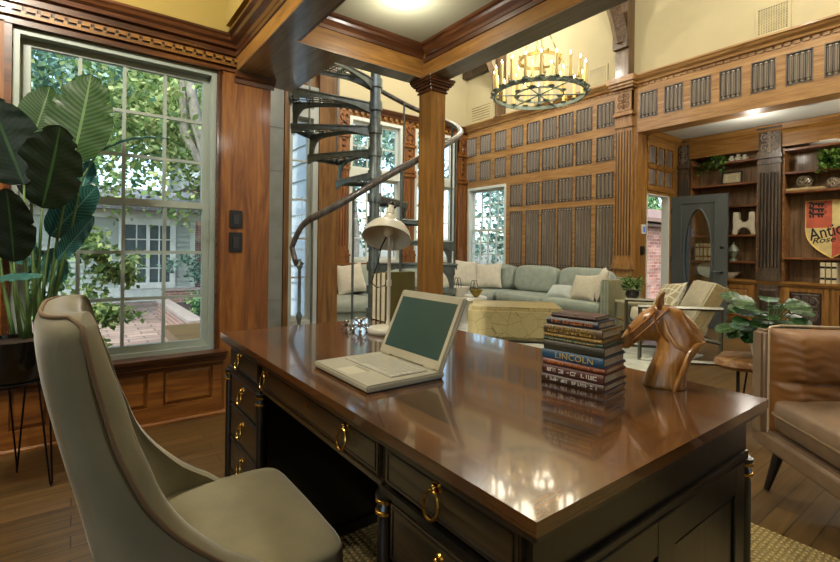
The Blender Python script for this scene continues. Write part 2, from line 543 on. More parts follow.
m = MB(); m.box(-3.2, YL-.0205, 2.346, .87, YL-.0, 2.386); struct(m, 'dentil_backing', CARVED, tr)

# ---- window 1 (study)
m = MB()
m.box(wx0, YL+.005, wz0, wx0+.03, YL+.14, wz1); m.box(wx1-.03, YL+.005, wz0, wx1, YL+.14, wz1)
m.box(wx0+.03, YL+.005, wz1-.035, wx1-.03, YL+.14, wz1); m.box(wx0+.03, YL+.005, wz0, wx1-.03, YL+.14, wz0+.03)
w1 = struct(m, 'window_1', WINW)
m = MB(); sashes(m, 'y', YL+.09, wx0+.03, wx1-.03, 1.362, wz1-.03, 4, 3, .042, .019)
s1 = struct(m, 'upper_sash', WINW, w1)
pane('pane', 'y', YL+.092, wx0+.06, wx1-.06, 1.40, wz1-.07, s1)
m = MB(); sashes(m, 'y', YL+.05, wx0+.03, wx1-.03, wz0+.03, 1.405, 4, 3, .042, .019)
s1 = struct(m, 'lower_sash', WINW, w1)
pane('pane', 'y', YL+.052, wx0+.06, wx1-.06, wz0+.07, 1.37, s1)

# ---- switch plates on the pilaster
for (z0, z1, lab, kind) in ((1.245, 1.365, 'upper black rocker switch plate on the wood pilaster beside the window', 0), (1.08, 1.215, 'lower black dimmer plate beneath another on the wood pilaster', 1)):
    m = MB(); m.box(.838, YL-.012, z0, .922, YL-.0005, z1)
    t = solo(m, 'switch_plate', BLK, lab, 'switch', 'switch plates by the window', loc=(.88, YL-.0005, (z0+z1)/2), bev=.003)
    m = MB(); m.box(.862, YL-.017, z0+.03, .9, YL-.012, z1-.03)
    if kind: m.box(.866, YL-.022, z0+.06, .896, YL-.017, z0+.075)
    m.build('rocker', mat('dark_rocker', '#2a2a2a', .3), t)

# ---- study beams and ceiling
def beam_profile(lo, hi, z0, z1): return [(lo, z0), (hi, z0), (hi, z1), (lo, z1)]
CRB = [(0, 0), (.012, .0), (.014, .02), (.035, .045), (.04, .06), (.055, .07), (.055, .085), (0, .085)]
# wide beam with the stair-well soffit
m = MB(); m.box(.87, -4.2, ZB, 1.01, YL, 2.6)
bl = struct(m, 'trim_2', OAK_Y)
m = MB(); m.box(.872, -4.2, ZB-.004, 1.012, 2.57, ZB); m.box(.872, 2.57, ZB-.004, 1.325, 3.42, ZB); struct(m, 'soffit_board', SOFFIT, bl)
m = MB(); m.box(1.012, -4.2, ZB-.004, 1.03, 2.55, ZB+.015); struct(m, 'soffit_bead', DKTRIM_Y, bl)
m = MB(); m.box(1.011, 2.69, ZB, 1.325, 3.42, 2.78); struct(m, 'landing_deck', OAK_Y, bl)
m = MB()
m.prism([(.87-o, 2.43+u) for o, u in [(0, 0), (.015, 0), (.02, .03), (.05, .05), (.055, .075), (.075, .09), (.075, .105), (0, .105)]], 'y', -4.2, YL-.07)
m.prism([(.87-o, 2.40+u) for o, u in [(0, 0), (.008, .004), (.012, .03), (0, .03)]], 'y', -4.2, YL-.03)
struct(m, 'beam_crown', DKTRIM_Y, bl)
# cross beam
m = MB(); m.box(1.011, 2.57, ZB, 2.09, 2.69, 2.6); bc = struct(m, 'trim_3', OAK_X)
m = MB(); m.box(1.326, 2.57, ZB-.004, 1.96, 2.7, ZB); struct(m, 'soffit_board', SOFFIT, bc)
m = MB(); m.prism([(2.57-o, 2.435+u) for o, u in CRB], 'x', 1.011, 1.93); struct(m, 'beam_crown', DKTRIM_X, bc)
# long beam to the great room
m = MB(); m.box(1.925, -4.2, ZB, 2.07, 2.569, 2.6); br = struct(m, 'trim_4', OAK_Y)
m = MB(); m.box(1.926, -4.2, ZB-.004, 2.085, 2.51, ZB); m.box(2.071, -4.2, ZB, 2.085, 2.6, 2.6); struct(m, 'soffit_board', SOFFIT, br)
m = MB(); m.prism([(1.925-o, 2.435+u) for o, u in CRB], 'y', -4.2, 2.52); m.prism([(1.925-o, 2.40+u) for o, u in [(0, 0), (.008, .004), (.012, .03), (0, .03)]], 'y', -4.2, 2.55); struct(m, 'beam_crown', DKTRIM_Y, br)
m = MB(); m.prism([(1.011+o, 2.435+u) for o, u in CRB], 'y', -4.2, 2.52); struct(m, 'beam_crown', DKTRIM_Y, bl)
m = MB(); m.box(1.011, -4.2, 2.52, 1.925, 2.569, 2.6); struct(m, 'ceiling_study', CEILP)
m = MB(); m.box(-3.2, -4.2, 3.0, .87, YL, 3.1); struct(m, 'ceiling_left', PLASTER2)
m = MB(); m.box(.80, -4.2, 2.6, .869, YL, 3.0); m.box(.869, -4.2, 2.60, .90, YL, 3.1); struct(m, 'bulkhead', PLASTER2)
# capital mouldings under the wide beam at the wall
m = MB(); m.prism([(YL, ZB-.075), (YL-.012, ZB-.075), (YL-.018, ZB-.05), (YL-.035, ZB-.04), (YL-.045, ZB-.02), (YL-.05, ZB-.005), (YL, ZB-.005)], 'x', .86, 1.13)
struct(m, 'trim_5', DKTRIM_X)
# column
m = MB(); m.box(1.96, 2.51, 0, 2.09, 2.65, ZB-.004); co_ = struct(m, 'column', COLW, bev=.003)
def capital(mb, x0, y0, x1, y1, z):
    for d, a, b_ in ((.012, -.095, -.085), (.006, -.085, -.07), (.02, -.07, -.05), (.032, -.05, -.035), (.044, -.035, -.02), (.05, -.02, -.003)):
        mb.box(x0-d, y0-d, z+a, x1+d, y1+d, z+b_)
m = MB(); capital(m, 1.96, 2.51, 2.09, 2.65, ZB); struct(m, 'capital', DKTRIM_X, co_, bev=.003, seg=1)
m = MB()
for d, a, b_ in ((.03, 0, .12), (.02, .12, .14)): m.box(1.96-d, 2.51-d, a, 2.09+d, 2.65+d, b_)
struct(m, 'plinth', OAK_Z, co_)

# ---- great room panelled wall (x = 6.48)
Zc = 3.62
PY0, PY1, PZ0, PZ1 = 5.95, 7.0, .72, 2.36       # its window
m = MB()
m.box(XP, 3.47, 0, XP+.2, PY0, Zc); m.box(XP, PY1, 0, XP+.2, YF, Zc); m.box(XP, PY0, 0, XP+.2, PY1, PZ0); m.box(XP, PY0, PZ1, XP+.2, PY1, Zc)
m.box(XP+.02, 3.45, Zc, XP+.2, YF+.2, 5.2, 1)
wr = struct(m, 'wall_right', [PAN_Z, PLASTER])
m = MB()
def stile(y0, y1, z0, z1): m.box(XP-.022, y0, z0, XP, y1, z1)
rows = [(3.005, 3.375), (2.49, 2.865), (1.92, 2.31), (.83, 1.82), (.28, .64)]
cols = [3.95, 4.318, 4.655, 4.985, 5.33, 5.705, 6.11, 6.51, 6.91]
hw = .142
zz = [0.02, .28, .64, .83, 1.82, 1.92, 2.31, 2.49, 2.865, 3.005, 3.375, 3.50]
for a, b_ in ((.02, .28), (.64, .83), (1.82, 1.92), (2.31, 2.49), (2.865, 3.005), (3.375, 3.5)):
    y1 = 7.0
    if a < 2.31: y1 = PY0
    stile(3.77, y1, a, b_)
ed = [3.77]+[c for q in cols for c in (q-hw, q+hw)]+[7.0]
for i in range(0, len(ed), 2):
    for (a, b_) in rows:
        if b_ < 2.4 and ed[i] > PY0-.05: continue
        stile(ed[i], min(ed[i+1], PY0 if b_ < 2.4 else 9), a, b_)
struct(m, 'panel_rails', PAN_Y, wr)
def linenfold(w, h, folds):
    """folded-cloth panel: ridged upright profile with scalloped ends (local: y across, z up, faces -x)"""
    mb = MB(); n = folds*8
    hw_ = w/2-.012
    def prof(u):
        t = u*folds % 1.0
        return .004+.020*abs(sin(pi*(u*folds)))**.7+.009*(1 if .40 < t < .60 else 0)-.008*(1 if t < .08 or t > .92 else 0)
    def g(u, v):
        y = -hw_+2*hw_*u
        e = .035*(.4+.6*abs(sin(pi*u*folds)))
        z = e+(h-2*e)*v
        return (-prof(u), y, z)
    mb.grid(g, n, 6)
    mb.box(-.004, -w/2, 0, .0, w/2, h)
    for i in range(folds):
        y = -hw_+2*hw_*(i+.5)/folds; mb.tube([(-.029, y, .045), (-.029, y, h-.045)], .0065, 6, mi=1)  # paler tubes paint the lit edge of each fold
        for e_ in (-.34, .34): mb.tube([(-.024, y+e_*2*hw_/folds, .05), (-.024, y+e_*2*hw_/folds, h-.05)], .0035, 5, mi=1)
    for i in range(folds+1):
        y = -hw_+2*hw_*i/folds; mb.box(-.011, y-.007, .03, -.004, y+.007, h-.03, 2)  # black strips paint shade into the fold valleys
    tips = MB()
    for i in range(folds):
        y = -hw_+2*hw_*(i+.5)/folds
        for z in (.028, h-.028):
            tips.ball((-.014, y, z), .013, 8, 5, (.7, 1, 1))
        for z in (.03, h-.03): tips.box(-.012, y-hw_/folds*.7, z-.006, -.004, y+hw_/folds*.7, z+.006)
    return mb, tips
protos = {}
LINRIDGE_LIT = wood('linenfold_lit_ridge_oak', '#6f6458', '#8b8174', '#a49a8c', 'z', rough=.4)  # lit copy of the linenfold oak for the ridges
def place_linen(x, y, z, w, h, folds, parent, rz=0):
    key = (round(w, 3), round(h, 3), folds)
    if key not in protos:
        a, b_ = linenfold(w, h, folds)
        o = a.build('linenfold_panel', [LINEN, LINRIDGE_LIT, EBON], None, smooth=True, angle=50)
        o2 = b_.build('carved_tip', LINEN_TIP, o)
        protos[key] = o
    else:
        s = protos[key]; o = s.copy(); COL.objects.link(o)
        for ch in s.children:
            c = ch.copy(); COL.objects.link(c); c.parent = o
    o.location = (x, y, z); o.rotation_euler = (0, 0, rz); o.parent = parent
    return o
for r, (a, b_) in enumerate(rows):
    for c in cols:
        if b_ < 2.4 and c > PY0-.1: continue
        place_linen(XP-.001, c, a, 2*hw, b_-a, 5 if r == 3 else 4, wr)
# dark bead round each field, as one moulding
m = MB()
for (a, b_) in rows:
    for c in cols:
        if b_ < 2.4 and c > PY0-.1: continue
        for q in (-1, 1): m.box(XP-.028, c+q*hw-.006, a-.006, XP-.002, c+q*hw+.006, b_+.006)
        for q in (a, b_): m.box(XP-.028, c-hw, q-.006, XP-.002, c+hw, q+.006)
struct(m, 'panel_bead', LINEN, wr)
CRW = [(0, 0), (.02, 0), (.025, .02), (.06, .03), (.07, .06), (.10, .085), (.115, .11), (.13, .12), (.13, .14), (0, .14)]
m = crown('c', 'y', XP, -1, 3.76, YF-.05, 3.49, CRW, None)
tw = struct(m, 'trim_6', PAN_Y)
m = MB()
y = 3.80
while y < 6.98:
    m.box(XP-.034, y, 3.475, XP-.019, y+.038, 3.512); y += .058
struct(m, 'dentil_band', PAN_Y, tw)
m = MB(); m.box(XP-.019, 3.77, 3.46, XP, 7.0, 3.52); struct(m, 'dentil_backing', CARVED, tw)
# fluted pilaster at the library opening
def pilaster(mb, car, x, y0, y1, z0, z1, d=.06, capz=(3.17, 3.45), flutes=4, face=-1):
    xf = x-d
    mb.box(xf, y0, z0, x, y1, z1)
    mb.box(xf-.03, y0-.02, z0, x, y1+.02, z0+.55); mb.box(xf-.04, y0-.03, z0+.55, x, y1+.03, z0+.6)
    for k, q in enumerate((.9, .935, .97, 1.0)): mb.box(xf-.05+.01*k, y0-.04+.008*k, z0+q-.04, x, y1+.04-.008*k, z0+q-.008)
    w = y1-y0
    for k in range(flutes+1):
        c = y0+w*(.14+.72*k/flutes)
        mb.tube([(xf, c, z0+1.06), (xf, c, capz[0]-.3)], w/flutes*.24, 8)
    mb.box(xf-.025, y0-.015, capz[0]-.24, x, y1+.015, capz[0]-.2)
    mb.box(xf-.045, y0-.03, capz[0]-.07, x, y1+.03, capz[0]-.04); mb.box(xf-.03, y0-.02, capz[0]-.04, x, y1+.02, capz[0]-.015)
    mb.box(xf-.015, y0+.0, capz[0], x, y1, capz[1]); mb.box(xf-.03, y0-.02, capz[1], x, y1+.02, capz[1]+.025)
    scroll(car, xf-.016, (y0+y1)/2, (capz[0]+capz[1])/2, w*.82, (capz[1]-capz[0])*.86)
def scroll(mb, x, yc, zc, w, h, M=None):
    """carved leaf scrolls on a plaque facing -x"""
    def S(pts, r): mb.tube([(x, yc+a*w/2, zc+b_*h/2) for a, b_ in pts], r, 6, sx=1, sy=1)
    r = min(w, h)*.035
    for sg in (-1, 1):
        for fy in (-1, 1):
            S([(sg*.05, 0), (sg*.3, fy*.2), (sg*.75, fy*.15), (sg*.9, fy*.5), (sg*.65, fy*.8), (sg*.35, fy*.65), (sg*.4, fy*.42), (sg*.6, fy*.45)], r)
            S([(0, fy*.3), (sg*.2, fy*.6), (sg*.12, fy*.95)], r)
    S([(0, -.95), (0, .95)], r*1.2)
    mb.ball((x, yc, zc), r*2.6, 10, 6, (.8, 1, 1))
    for k in range(8):
        a = k*pi/4
        mb.ball((x, yc+cos(a)*r*4.2, zc+sin(a)*r*4.2), r*1.4, 8, 5, (.7, 1, 1))
m = MB(); c = MB(); pilaster(m, c, XP, 3.515, 3.755, 0, 3.5)
m.box(XP-.14, 3.46, 3.485, XP, 3.80, 3.52); m.box(XP-.165, 3.44, 3.52, XP, 3.82, 3.56); m.box(XP-.19, 3.42, 3.56, XP, 3.84, 3.64)
pl = struct(m, 'trim_7', PAN_Z); struct(c, 'carved_capital', mat('shaded_capital_carving', '#5d3f20', .45), pl, smooth=True)  # wall oak darkened on the carving to hold its relief shadows
m = MB()
for k in range(6):
    c_ = 3.515+.24*(.05+.18*k); m.box(XP-.066, c_-.006, 1.06, XP-.058, c_+.006, 2.87)  # flat dark strips paint the shade between flutes
struct(m, 'flute_shade_strip', CARVED, pl)
# frieze beam over the library alcove
m = MB()
m.box(XP, -4.2, 2.83, XP+.25, 3.45, Zc); m.box(XP+.02, -4.2, Zc, XP+.2, 3.45, 5.2, 1)
fb = struct(m, 'trim_8', [PAN_Y, PLASTER])
m = MB()
yc = 3.29; fr = []
while yc > -4:
    fr.append(yc); yc -= .338
for k, c in enumerate(fr):
    place_linen(XP-.001, c, 3.02, .235, .36, 4, fb)
m.box(XP-.022, -4.2, 2.83, XP, 3.455, 3.02); m.box(XP-.022, -4.2, 3.38, XP, 3.455, 3.48)
e = [3.455]+[q for c in fr for q in (c+.1175, c-.1175)]+[-4.2]
for i in range(0, len(e), 2): m.box(XP-.022, e[i], 3.02, XP, e[i+1], 3.38)
struct(m, 'frieze_rails', PAN_Y, fb)
m = MB()
for c in fr:
    for q in (-1, 1): m.box(XP-.028, c+q*.1175-.006, 3.014, XP-.002, c+q*.1175+.006, 3.386)
    for q in (3.02, 3.38): m.box(XP-.028, c-.1175, q-.006, XP-.002, c+.1175, q+.006)
struct(m, 'frieze_bead', LINEN, fb)
m = crown('c', 'y', XP, -1, -4.2, 3.46, 3.49, CRW, None); struct(m, 'frieze_crown', PAN_Y, fb)
m = MB(); y = -4.1
while y < 3.42:
    m.box(XP-.034, y, 3.475, XP-.019, y+.058, 3.512); y += .085
struct(m, 'dentil_band', PAN_Y, fb)
m = MB(); m.box(XP-.019, -4.2, 3.46, XP, 3.455, 3.52); struct(m, 'dentil_backing', CARVED, fb)

# ---- window in the panelled wall
m = MB()
m.box(XP-.03, PY0, PZ0, XP+.15, PY0+.05, PZ1); m.box(XP-.03, PY1-.05, PZ0, XP+.15, PY1, PZ1); m.box(XP-.03, PY0+.05, PZ1-.05, XP+.15, PY1-.05, PZ1); m.box(XP-.03, PY0+.05, PZ0, XP+.15, PY1-.05, PZ0+.04)
w2 = struct(m, 'window_2', WINW2)
zm = 1.50
m = MB(); sashes(m, 'x', XP+.09, PY0+.05, PY1-.05, zm-.02, PZ1-.05, 4, 3, .04, .02); s = struct(m, 'upper_sash', WINW2, w2); pane('pane', 'x', XP+.09, PY0+.07, PY1-.07, zm+.02, PZ1-.09, s)
m = MB(); sashes(m, 'x', XP+.05, PY0+.05, PY1-.05, PZ0+.04, zm+.02, 4, 3, .04, .02); s = struct(m, 'lower_sash', WINW2, w2); pane('pane', 'x', XP+.05, PY0+.07, PY1-.07, PZ0+.08, zm-.02, s)

# ---- far window wall (y = 7.11)
fw = [(3.77, 4.88), (5.16, 6.21)]
xl = 2.0
m = MB()
zs, zt = .86, 3.40
m.box(xl, YF, 0, XP, YF+.18, zs); m.box(xl, YF, zt, XP, YF+.18, Zc); m.box(1.0, YF, Zc, XP+.2, YF+.18, 5.2, 1)
xs = [xl]+[q for p in fw for q in p]+[XP]
for i in range(0, len(xs), 2): m.box(xs[i], YF, zs, xs[i+1], YF+.18, zt)
wb = struct(m, 'wall_back', [OAK_Z, PLASTER])
m = crown('c', 'x', YF, -1, xl, XP-.0, 3.47, [(o*.8, u) for o, u in CRW], None); tb = struct(m, 'trim_9', DKTRIM_X)
m = MB(); x = xl+.05
while x < XP-.15:
    m.box(x, YF-.05, 3.44, x+.06, YF-.005, 3.49); x += .12
struct(m, 'dentil_band', OAK_X, tb)
m = MB(); m.box(xl, YF-.08, zs-.06, XP, YF, zs); m.box(xl, YF-.05, zs-.22, XP, YF, zs-.06); struct(m, 'back_sill', RED_X, wb)
for k, (a, b_) in enumerate(fw):
    m = MB()
    m.box(a, YF-.03, zs, a+.06, YF+.15, zt); m.box(b_-.06, YF-.03, zs, b_, YF+.15, zt); m.box(a+.06, YF-.03, zt-.06, b_-.06, YF+.15, zt); m.box(a+.06, YF-.03, zs, b_-.06, YF+.15, zs+.05)
    m.box(a+.06, YF-.02, 2.36, b_-.06, YF+.15, 2.50)
    w = struct(m, 'window_%d' % (3+k), WINW2)
    m = MB(); sashes(m, 'y', YF+.08, a+.06, b_-.06, zs+.05, 2.36, 3, 4, .05, .02); s = struct(m, 'sash', WINW2, w); pane('pane', 'y', YF+.08, a+.1, b_-.1, zs+.1, 2.31, s)
    m = MB(); sashes(m, 'y', YF+.08, a+.06, b_-.06, 2.50, zt-.06, 3, 2, .05, .02); s = struct(m, 'transom', WINW2, w); pane('pane', 'y', YF+.08, a+.1, b_-.1, 2.55, zt-.1, s)
def pilaster_y(mb, car, y, x0, x1, z0, z1, d=.05):
    yf = y-d; w = x1-x0; xc = (x0+x1)/2
    mb.box(x0, yf, z0, x1, y, z1)
    mb.box(x0-.02, yf-.03, z0, x1+.02, y, z0+.12); mb.box(x0-.03, yf-.04, z0+.12, x1+.03, y, z0+.15); mb.box(x0-.015, yf-.02, z0+.15, x1+.015, y, z0+.22)
    for k in range(3):
        c = x0+w*(.25+.25*k); mb.tube([(c, yf, z0+.3), (c, yf, z1-1.05)], w*.07, 8)
    for q in (1.0, .93, .45): mb.box(x0-.02, yf-.03, z1-q, x1+.02, y, z1-q+.05)
    mb.box(x0, yf-.012, z1-.38, x1, y, z1-.02)
    def S(pts, r): car.tube([(xc+a*w/2, yf-.014, z1-.2+b_*.16) for a, b_ in pts], r, 6)
    for sg in (-1, 1):
        for fy in (-1, 1): S([(0, 0), (sg*.5, fy*.2), (sg*.75, fy*.55), (sg*.4, fy*.85), (sg*.2, fy*.6)], .012)
    car.ball((xc, yf-.014, z1-.2), .03, 8, 5)
    for k in range(5): car.ball((xc, yf-.005, z1-.9+k*.1), .028, 8, 5, (1.4, .6, 1))
for a, b_ in ((3.545, 3.745), (4.90, 5.14), (6.25, 6.47)):
    m = MB(); c = MB(); pilaster_y(m, c, YF, a, b_, zs, 3.46)
    p = struct(m, 'wall_pilaster', RED_Z, wb); struct(c, 'carved_capital', DKTRIM_X, p, smooth=True)

# ---- bay wall with the tall window beside the stair (y = 4.45)
m = MB()
bx = [(1.68, 1.985)]
m.box(1.0, Y2, 0, 1.69, Y2+.15, 4.9, 1); m.box(1.98, Y2, 0, 2.24, Y2+.15, 4.9); m.box(1.69, Y2, 0, 1.98, Y2+.15, .34); m.box(1.69, Y2, 2.75, 1.98, Y2+.15, 4.9)
m.box(1.64, Y2-.03, 0, 1.69, Y2, 4.0); m.box(2.0, Y2-.04, 0, 2.215, Y2, 4.2)
m.box(2.14, Y2+.15, 0, 2.24, YF, Zc)
wm = struct(m, 'wall_bay', [OAK_Z, WHITEP])
m = MB(); m.box(1.30, Y2-.02, 0, 1.63, Y2, 4.0)
for z in (.6, 1.02, 1.44, 1.86, 2.28): m.box(1.30, Y2-.026, z, 1.63, Y2-.02, z+.02)
struct(m, 'painted_casing', mat('grey_painted_board', '#9aa09c', .35), wm)
m = MB()
m.box(1.69, Y2-.03, .34, 1.715, Y2+.12, 2.75); m.box(1.94, Y2-.03, .34, 1.995, Y2+.12, 2.75); m.box(1.715, Y2-.03, 2.43, 1.94, Y2+.12, 2.52); m.box(1.715, Y2-.03, .34, 1.94, Y2+.12, .38); m.box(1.715, Y2-.03, 2.72, 1.94, Y2+.12, 2.75)
w5 = struct(m, 'window_5', WINW2)
m = MB(); sashes(m, 'y', Y2+.06, 1.715, 1.94, .38, 2.43, 1, 5, .035, .018); s = struct(m, 'sash', WINW2, w5); pane('pane', 'y', Y2+.06, 1.74, 1.92, .41, 2.4, s)
pane('transom_pane', 'y', Y2+.06, 1.715, 1.94, 2.52, 2.72, w5)

# ---- library alcove: side wall with the doorway, ceiling
dx0, dx1, dz = 6.75, 7.44, 1.98
SY = 3.45
m = MB()
m.box(XP+.001, SY, 0, dx0, SY+.09, 2.9); m.box(dx1, SY, 0, 8.2, SY+.09, 2.9); m.box(dx0, SY, dz, dx1, SY+.09, 2.9)
ws = struct(m, 'wall_alcove', OAK_Z)
m = MB()
m.box(6.75, SY-.02, 2.03, 7.56, SY, 2.10)
m.box(6.72, SY-.02, 2.70, 7.58, SY, 2.80); m.box(6.75, SY-.02, 2.36, 7.56, SY, 2.42)
for k in range(4): m.box(6.75+.26*k-.01, SY-.02, 2.1, 6.75+.26*k+.03, SY, 2.7)
struct(m, 'panel_rails', OAK_X, ws)
for k in range(3):
    for a, b_ in ((2.1, 2.36), (2.42, 2.7)):
        m = MB()
        for j in range(4):
            xx = 6.79+.26*k+.045*j
            m.tube([(xx+.02, SY-.004, a+.02), (xx+.02, SY-.004, b_-.02)], .016, 8)
        struct(m, 'reeded_panel', LINEN, ws, smooth=True)
m = MB()
m.box(dx0-.0, SY-.01, 0, dx0+.015, SY+.10, dz); m.box(dx1-.03, SY-.01, 0, dx1, SY+.10, dz); m.box(dx0, SY-.01, dz-.015, dx1, SY+.10, dz)
struct(m, 'door_casing', WINW2, ws)
m = MB(); m.box(dx1, SY-.02, 0, dx1+.05, SY, dz+.04); struct(m, 'door_stop_trim', OAK_Z, ws)
m = MB(); m.box(XP+.25, -4.2, 2.90, 8.2, SY, 3.0); struct(m, 'ceiling_alcove', WHITEP)
m = MB(); m.prism([(SY-o, 2.79+u) for o, u in [(0, 0), (.01, 0), (.03, .03), (.06, .05), (.09, .11), (0, .11)]], 'x', XP+.25, XB); struct(m, 'trim_10', OAK_X)
m = MB(); m.box(8.07, -4.2, 0, 8.2, SY+.15, 2.95); struct(m, 'wall_library', OAK_Z)

# ---- high ceiling of the great room with timbers
m = MB(); m.box(.9, -4.2, 5.2, XP+.2, YF+.2, 5.3); struct(m, 'ceiling_great', PLASTER)
m = MB(); m.box(1.93, -4.2, 2.6, 1.96, 2.69, 5.2); m.box(1.0, 2.62, 2.78, 1.01, YL+.2, 5.2); struct(m, 'wall_loft', PLASTER)
# walls behind the camera, their unseen windows added to let daylight in
m = MB(); m.box(-3.35, -4.2, 0, -3.2, -2.2, 3.1); m.box(-3.35, 0.6, 0, -3.2, YL+.15, 3.1); m.box(-3.35, -2.2, 0, -3.2, .6, .6); m.box(-3.35, -2.2, 2.4, -3.2, .6, 3.1); struct(m, 'wall_front', OAK_Z)
m = MB(); m.box(-3.35, -2.2, .6, -3.2, -2.12, 2.4); m.box(-3.35, .52, .6, -3.2, .6, 2.4); m.box(-3.35, -.84, .6, -3.2, -.76, 2.4); w6 = struct(m, 'window_6', WINW)
pane('pane', 'x', -3.28, -2.12, .52, .6, 2.4, w6)
m = MB(); m.box(-3.35, -4.35, 0, 0, -4.2, 5.3); m.box(3.4, -4.35, 0, 3.6, -4.2, 5.3); m.box(5.8, -4.35, 0, 8.2, -4.2, 5.3); m.box(0, -4.35, 3.1, 8.2, -4.2, 5.3); m.box(0, -4.35, 0, 3.4, -4.2, 3.1); m.box(3.6, -4.35, 0, 5.8, -4.2, .1); m.box(3.6, -4.35, 2.7, 5.8, -4.2, 3.1)
wbk = struct(m, 'wall_entry', OAK_Z)
m = MB()
for a, b_, z0, z1 in ((3.6, 5.8, .1, 2.7),):
    n = 4
    for k in range(n+1): m.box(a+(b_-a)*k/n-.03, -4.32, z0, a+(b_-a)*k/n+.03, -4.24, z1)
    m.box(a, -4.32, (z0+z1)/2-.02, b_, -4.24, (z0+z1)/2+.02)
w7 = struct(m, 'window_7', WINW2)
pane('pane', 'y', -4.28, 3.6, 5.8, .1, 2.7, w7)

# timber brackets
def bracket(name, y0, y1):
    m = MB(); yc = (y0+y1)/2; w = y1-y0
    m.box(XP-.14, y0, 3.64, XP+.02, y1, 5.2)
    o = struct(m, name, wood('bracket_timber_'+name, '#3a2a1c', '#5c4630', '#7a6145', 'z'))
    m = MB(); m.box(XP-.15, y0-.02, 3.62, XP+.02, y1+.02, 3.64)
    m.box(XP-.2, y0-.012, 4.05, XP-.14, y1+.012, 4.55)
    pts = []
    for k in range(9):
        t = k/8
        pts.append((XP-.16-.75*t**1.0+.12*sin(pi*t), yc, 4.15+.95*t-.0*sin(pi*t)))
    m.tube(pts, w*.55, 4, sx=1, sy=1)
    m.box(XP-1.6, y0, 4.95, XP-.14, y1, 5.15)
    struct(m, 'brace', wood('brace_timber_'+name, '#33261a', '#54402c', '#6f5840', 'x'), o)
bracket('trim_11', 3.53, 3.73); bracket('trim_12', 6.03, 6.16)
m = MB(); m.box(XP-.12, 6.42, 4.62, XP+.02, YF, 4.76); struct(m, 'trim_13', CARVED)
m = MB()
# ================================================================== DESK
DX0, DX1, DY0, DY1, DZ = .493, 1.375, .393, 2.04, .76
dk = thing('executive_desk', 'large dark wooden pedestal desk with glossy brown top and brass ring pulls', 'desk', ((DX0+DX1)/2, (DY0+DY1)/2, 0))
m = MB()
b_ = .125
m.box(DX0+b_, DY0+b_, .738, DX1-b_, DY1-b_, DZ, 0)
m.build('desk_top', DESKTOP, dk)
m = MB()
def trap(p):
    vs = [(x, y, DZ) for x, y in p]+[(x, y, .738) for x, y in p]
    m.add(vs, [(0,1,2,3), (7,6,5,4), (0,4,5,1), (1,5,6,2), (2,6,7,3), (3,7,4,0)])
i0, i1, j0, j1 = DX0+b_, DX1-b_, DY0+b_, DY1-b_
trap([(DX0,DY0),(DX1,DY0),(i1,j0),(i0,j0)]); m.build('end_banding', DESKBAND, dk)
m = MB(); trap([(DX1,DY1),(DX0,DY1),(i0,j1),(i1,j1)]); m.build('end_banding', DESKBAND, dk)
m = MB()
SB = wood('mahogany_side_band', '#3a2310', '#523217', '#674322', 'y', scale=.8, rough=.17, coat=.7, dist=.2, bmp=.012)
trap([(DX1,DY0),(DX1,DY1),(i1,j1),(i1,j0)]); m.build('side_banding', SB, dk)
m = MB(); trap([(DX0,DY1),(DX0,DY0),(i0,j0),(i0,j1)]); m.build('side_banding', SB, dk)
m = MB()
m.box(DX0+.004, DY0+.004, .726, DX1-.004, DY1-.004, .738); m.box(DX0+.014, DY0+.014, .716, DX1-.014, DY1-.014, .726)
m.build('top_moulding', EBON_Y, dk, bev=.002, seg=1)
FX = .52        # drawer front plane
PR = (.43, .815); PL = (1.60, 2.01)
XBk = 1.345
def ped(y0, y1):
    m = MB()
    m.box(FX+.012, y0, .05, XBk, y1, .716)
    m.box(FX-.002, y0-.012, 0, XBk+.005, y1+.012, .05)
    m.box(FX-.004, y0-.004, .612, XBk+.004, y1+.004, .626)
    o = m.build('pedestal', EBON, dk)
    return o
p1, p2 = ped(*PR), ped(*PL)
m = MB(); m.box(FX+.012, PR[1], .626, XBk, PL[0], .716); m.box(FX-.002, PR[1], .622, FX+.02, PL[0], .632); m.build('apron', EBON_Y, dk)
m = MB(); m.box(1.0, PR[1], .06, 1.02, PL[0], .626); m.build('modesty_panel', EBON_Y, dk)
def ring_pull(par, x, y, z, r=.024):
    m = MB()
    m.ball((x-.006, y, z+.028), .0085, 10, 6, (1, 1, 1))
    m.lathe([(.013, 0), (.011, .003), (.004, .005)], (x, y, z+.028), 12, M=RY(-pi/2))
    m.tube([(x-.010-.008*(1-cos(2*pi*k/24))*.5, y+r*.86*sin(2*pi*k/24), z+r*cos(2*pi*k/24)) for k in range(24)], .0032, 7, closed=True)
    return m.build('ring_pull', BRASS, par, smooth=True)
def drawer(y0, y1, z0, z1, pulls, lock=False):
    m = MB()
    m.box(FX, y0, z0, FX+.014, y1, z1)
    o = m.build('drawer', EBON_Y, dk, bev=.003, seg=2)
    m = MB()
    for a, b2, c, d in ((y0+.012, y1-.012, z0+.008, z0+.011), (y0+.012, y1-.012, z1-.011, z1-.008)): m.box(FX-.002, a, c, FX, b2, d)
    for a in (y0+.01, y1-.013): m.box(FX-.002, a, z0+.008, FX, a+.003, z1-.008)
    m.build('cock_bead', EBON, o)
    for y in pulls: ring_pull(o, FX, y, (z0+z1)/2-.004)
    if lock:
        m = MB(); m.lathe([(.009, 0), (.008, .003), (.003, .004)], (FX, (y0+y1)/2, (z0+z1)/2+.01), 12, M=RY(-pi/2), sx=1.4); m.build('keyhole_plate', BRASS, o, smooth=True)
    return o
drawer(.832, 1.585, .636, .712, (.975, 1.575-.03), True)
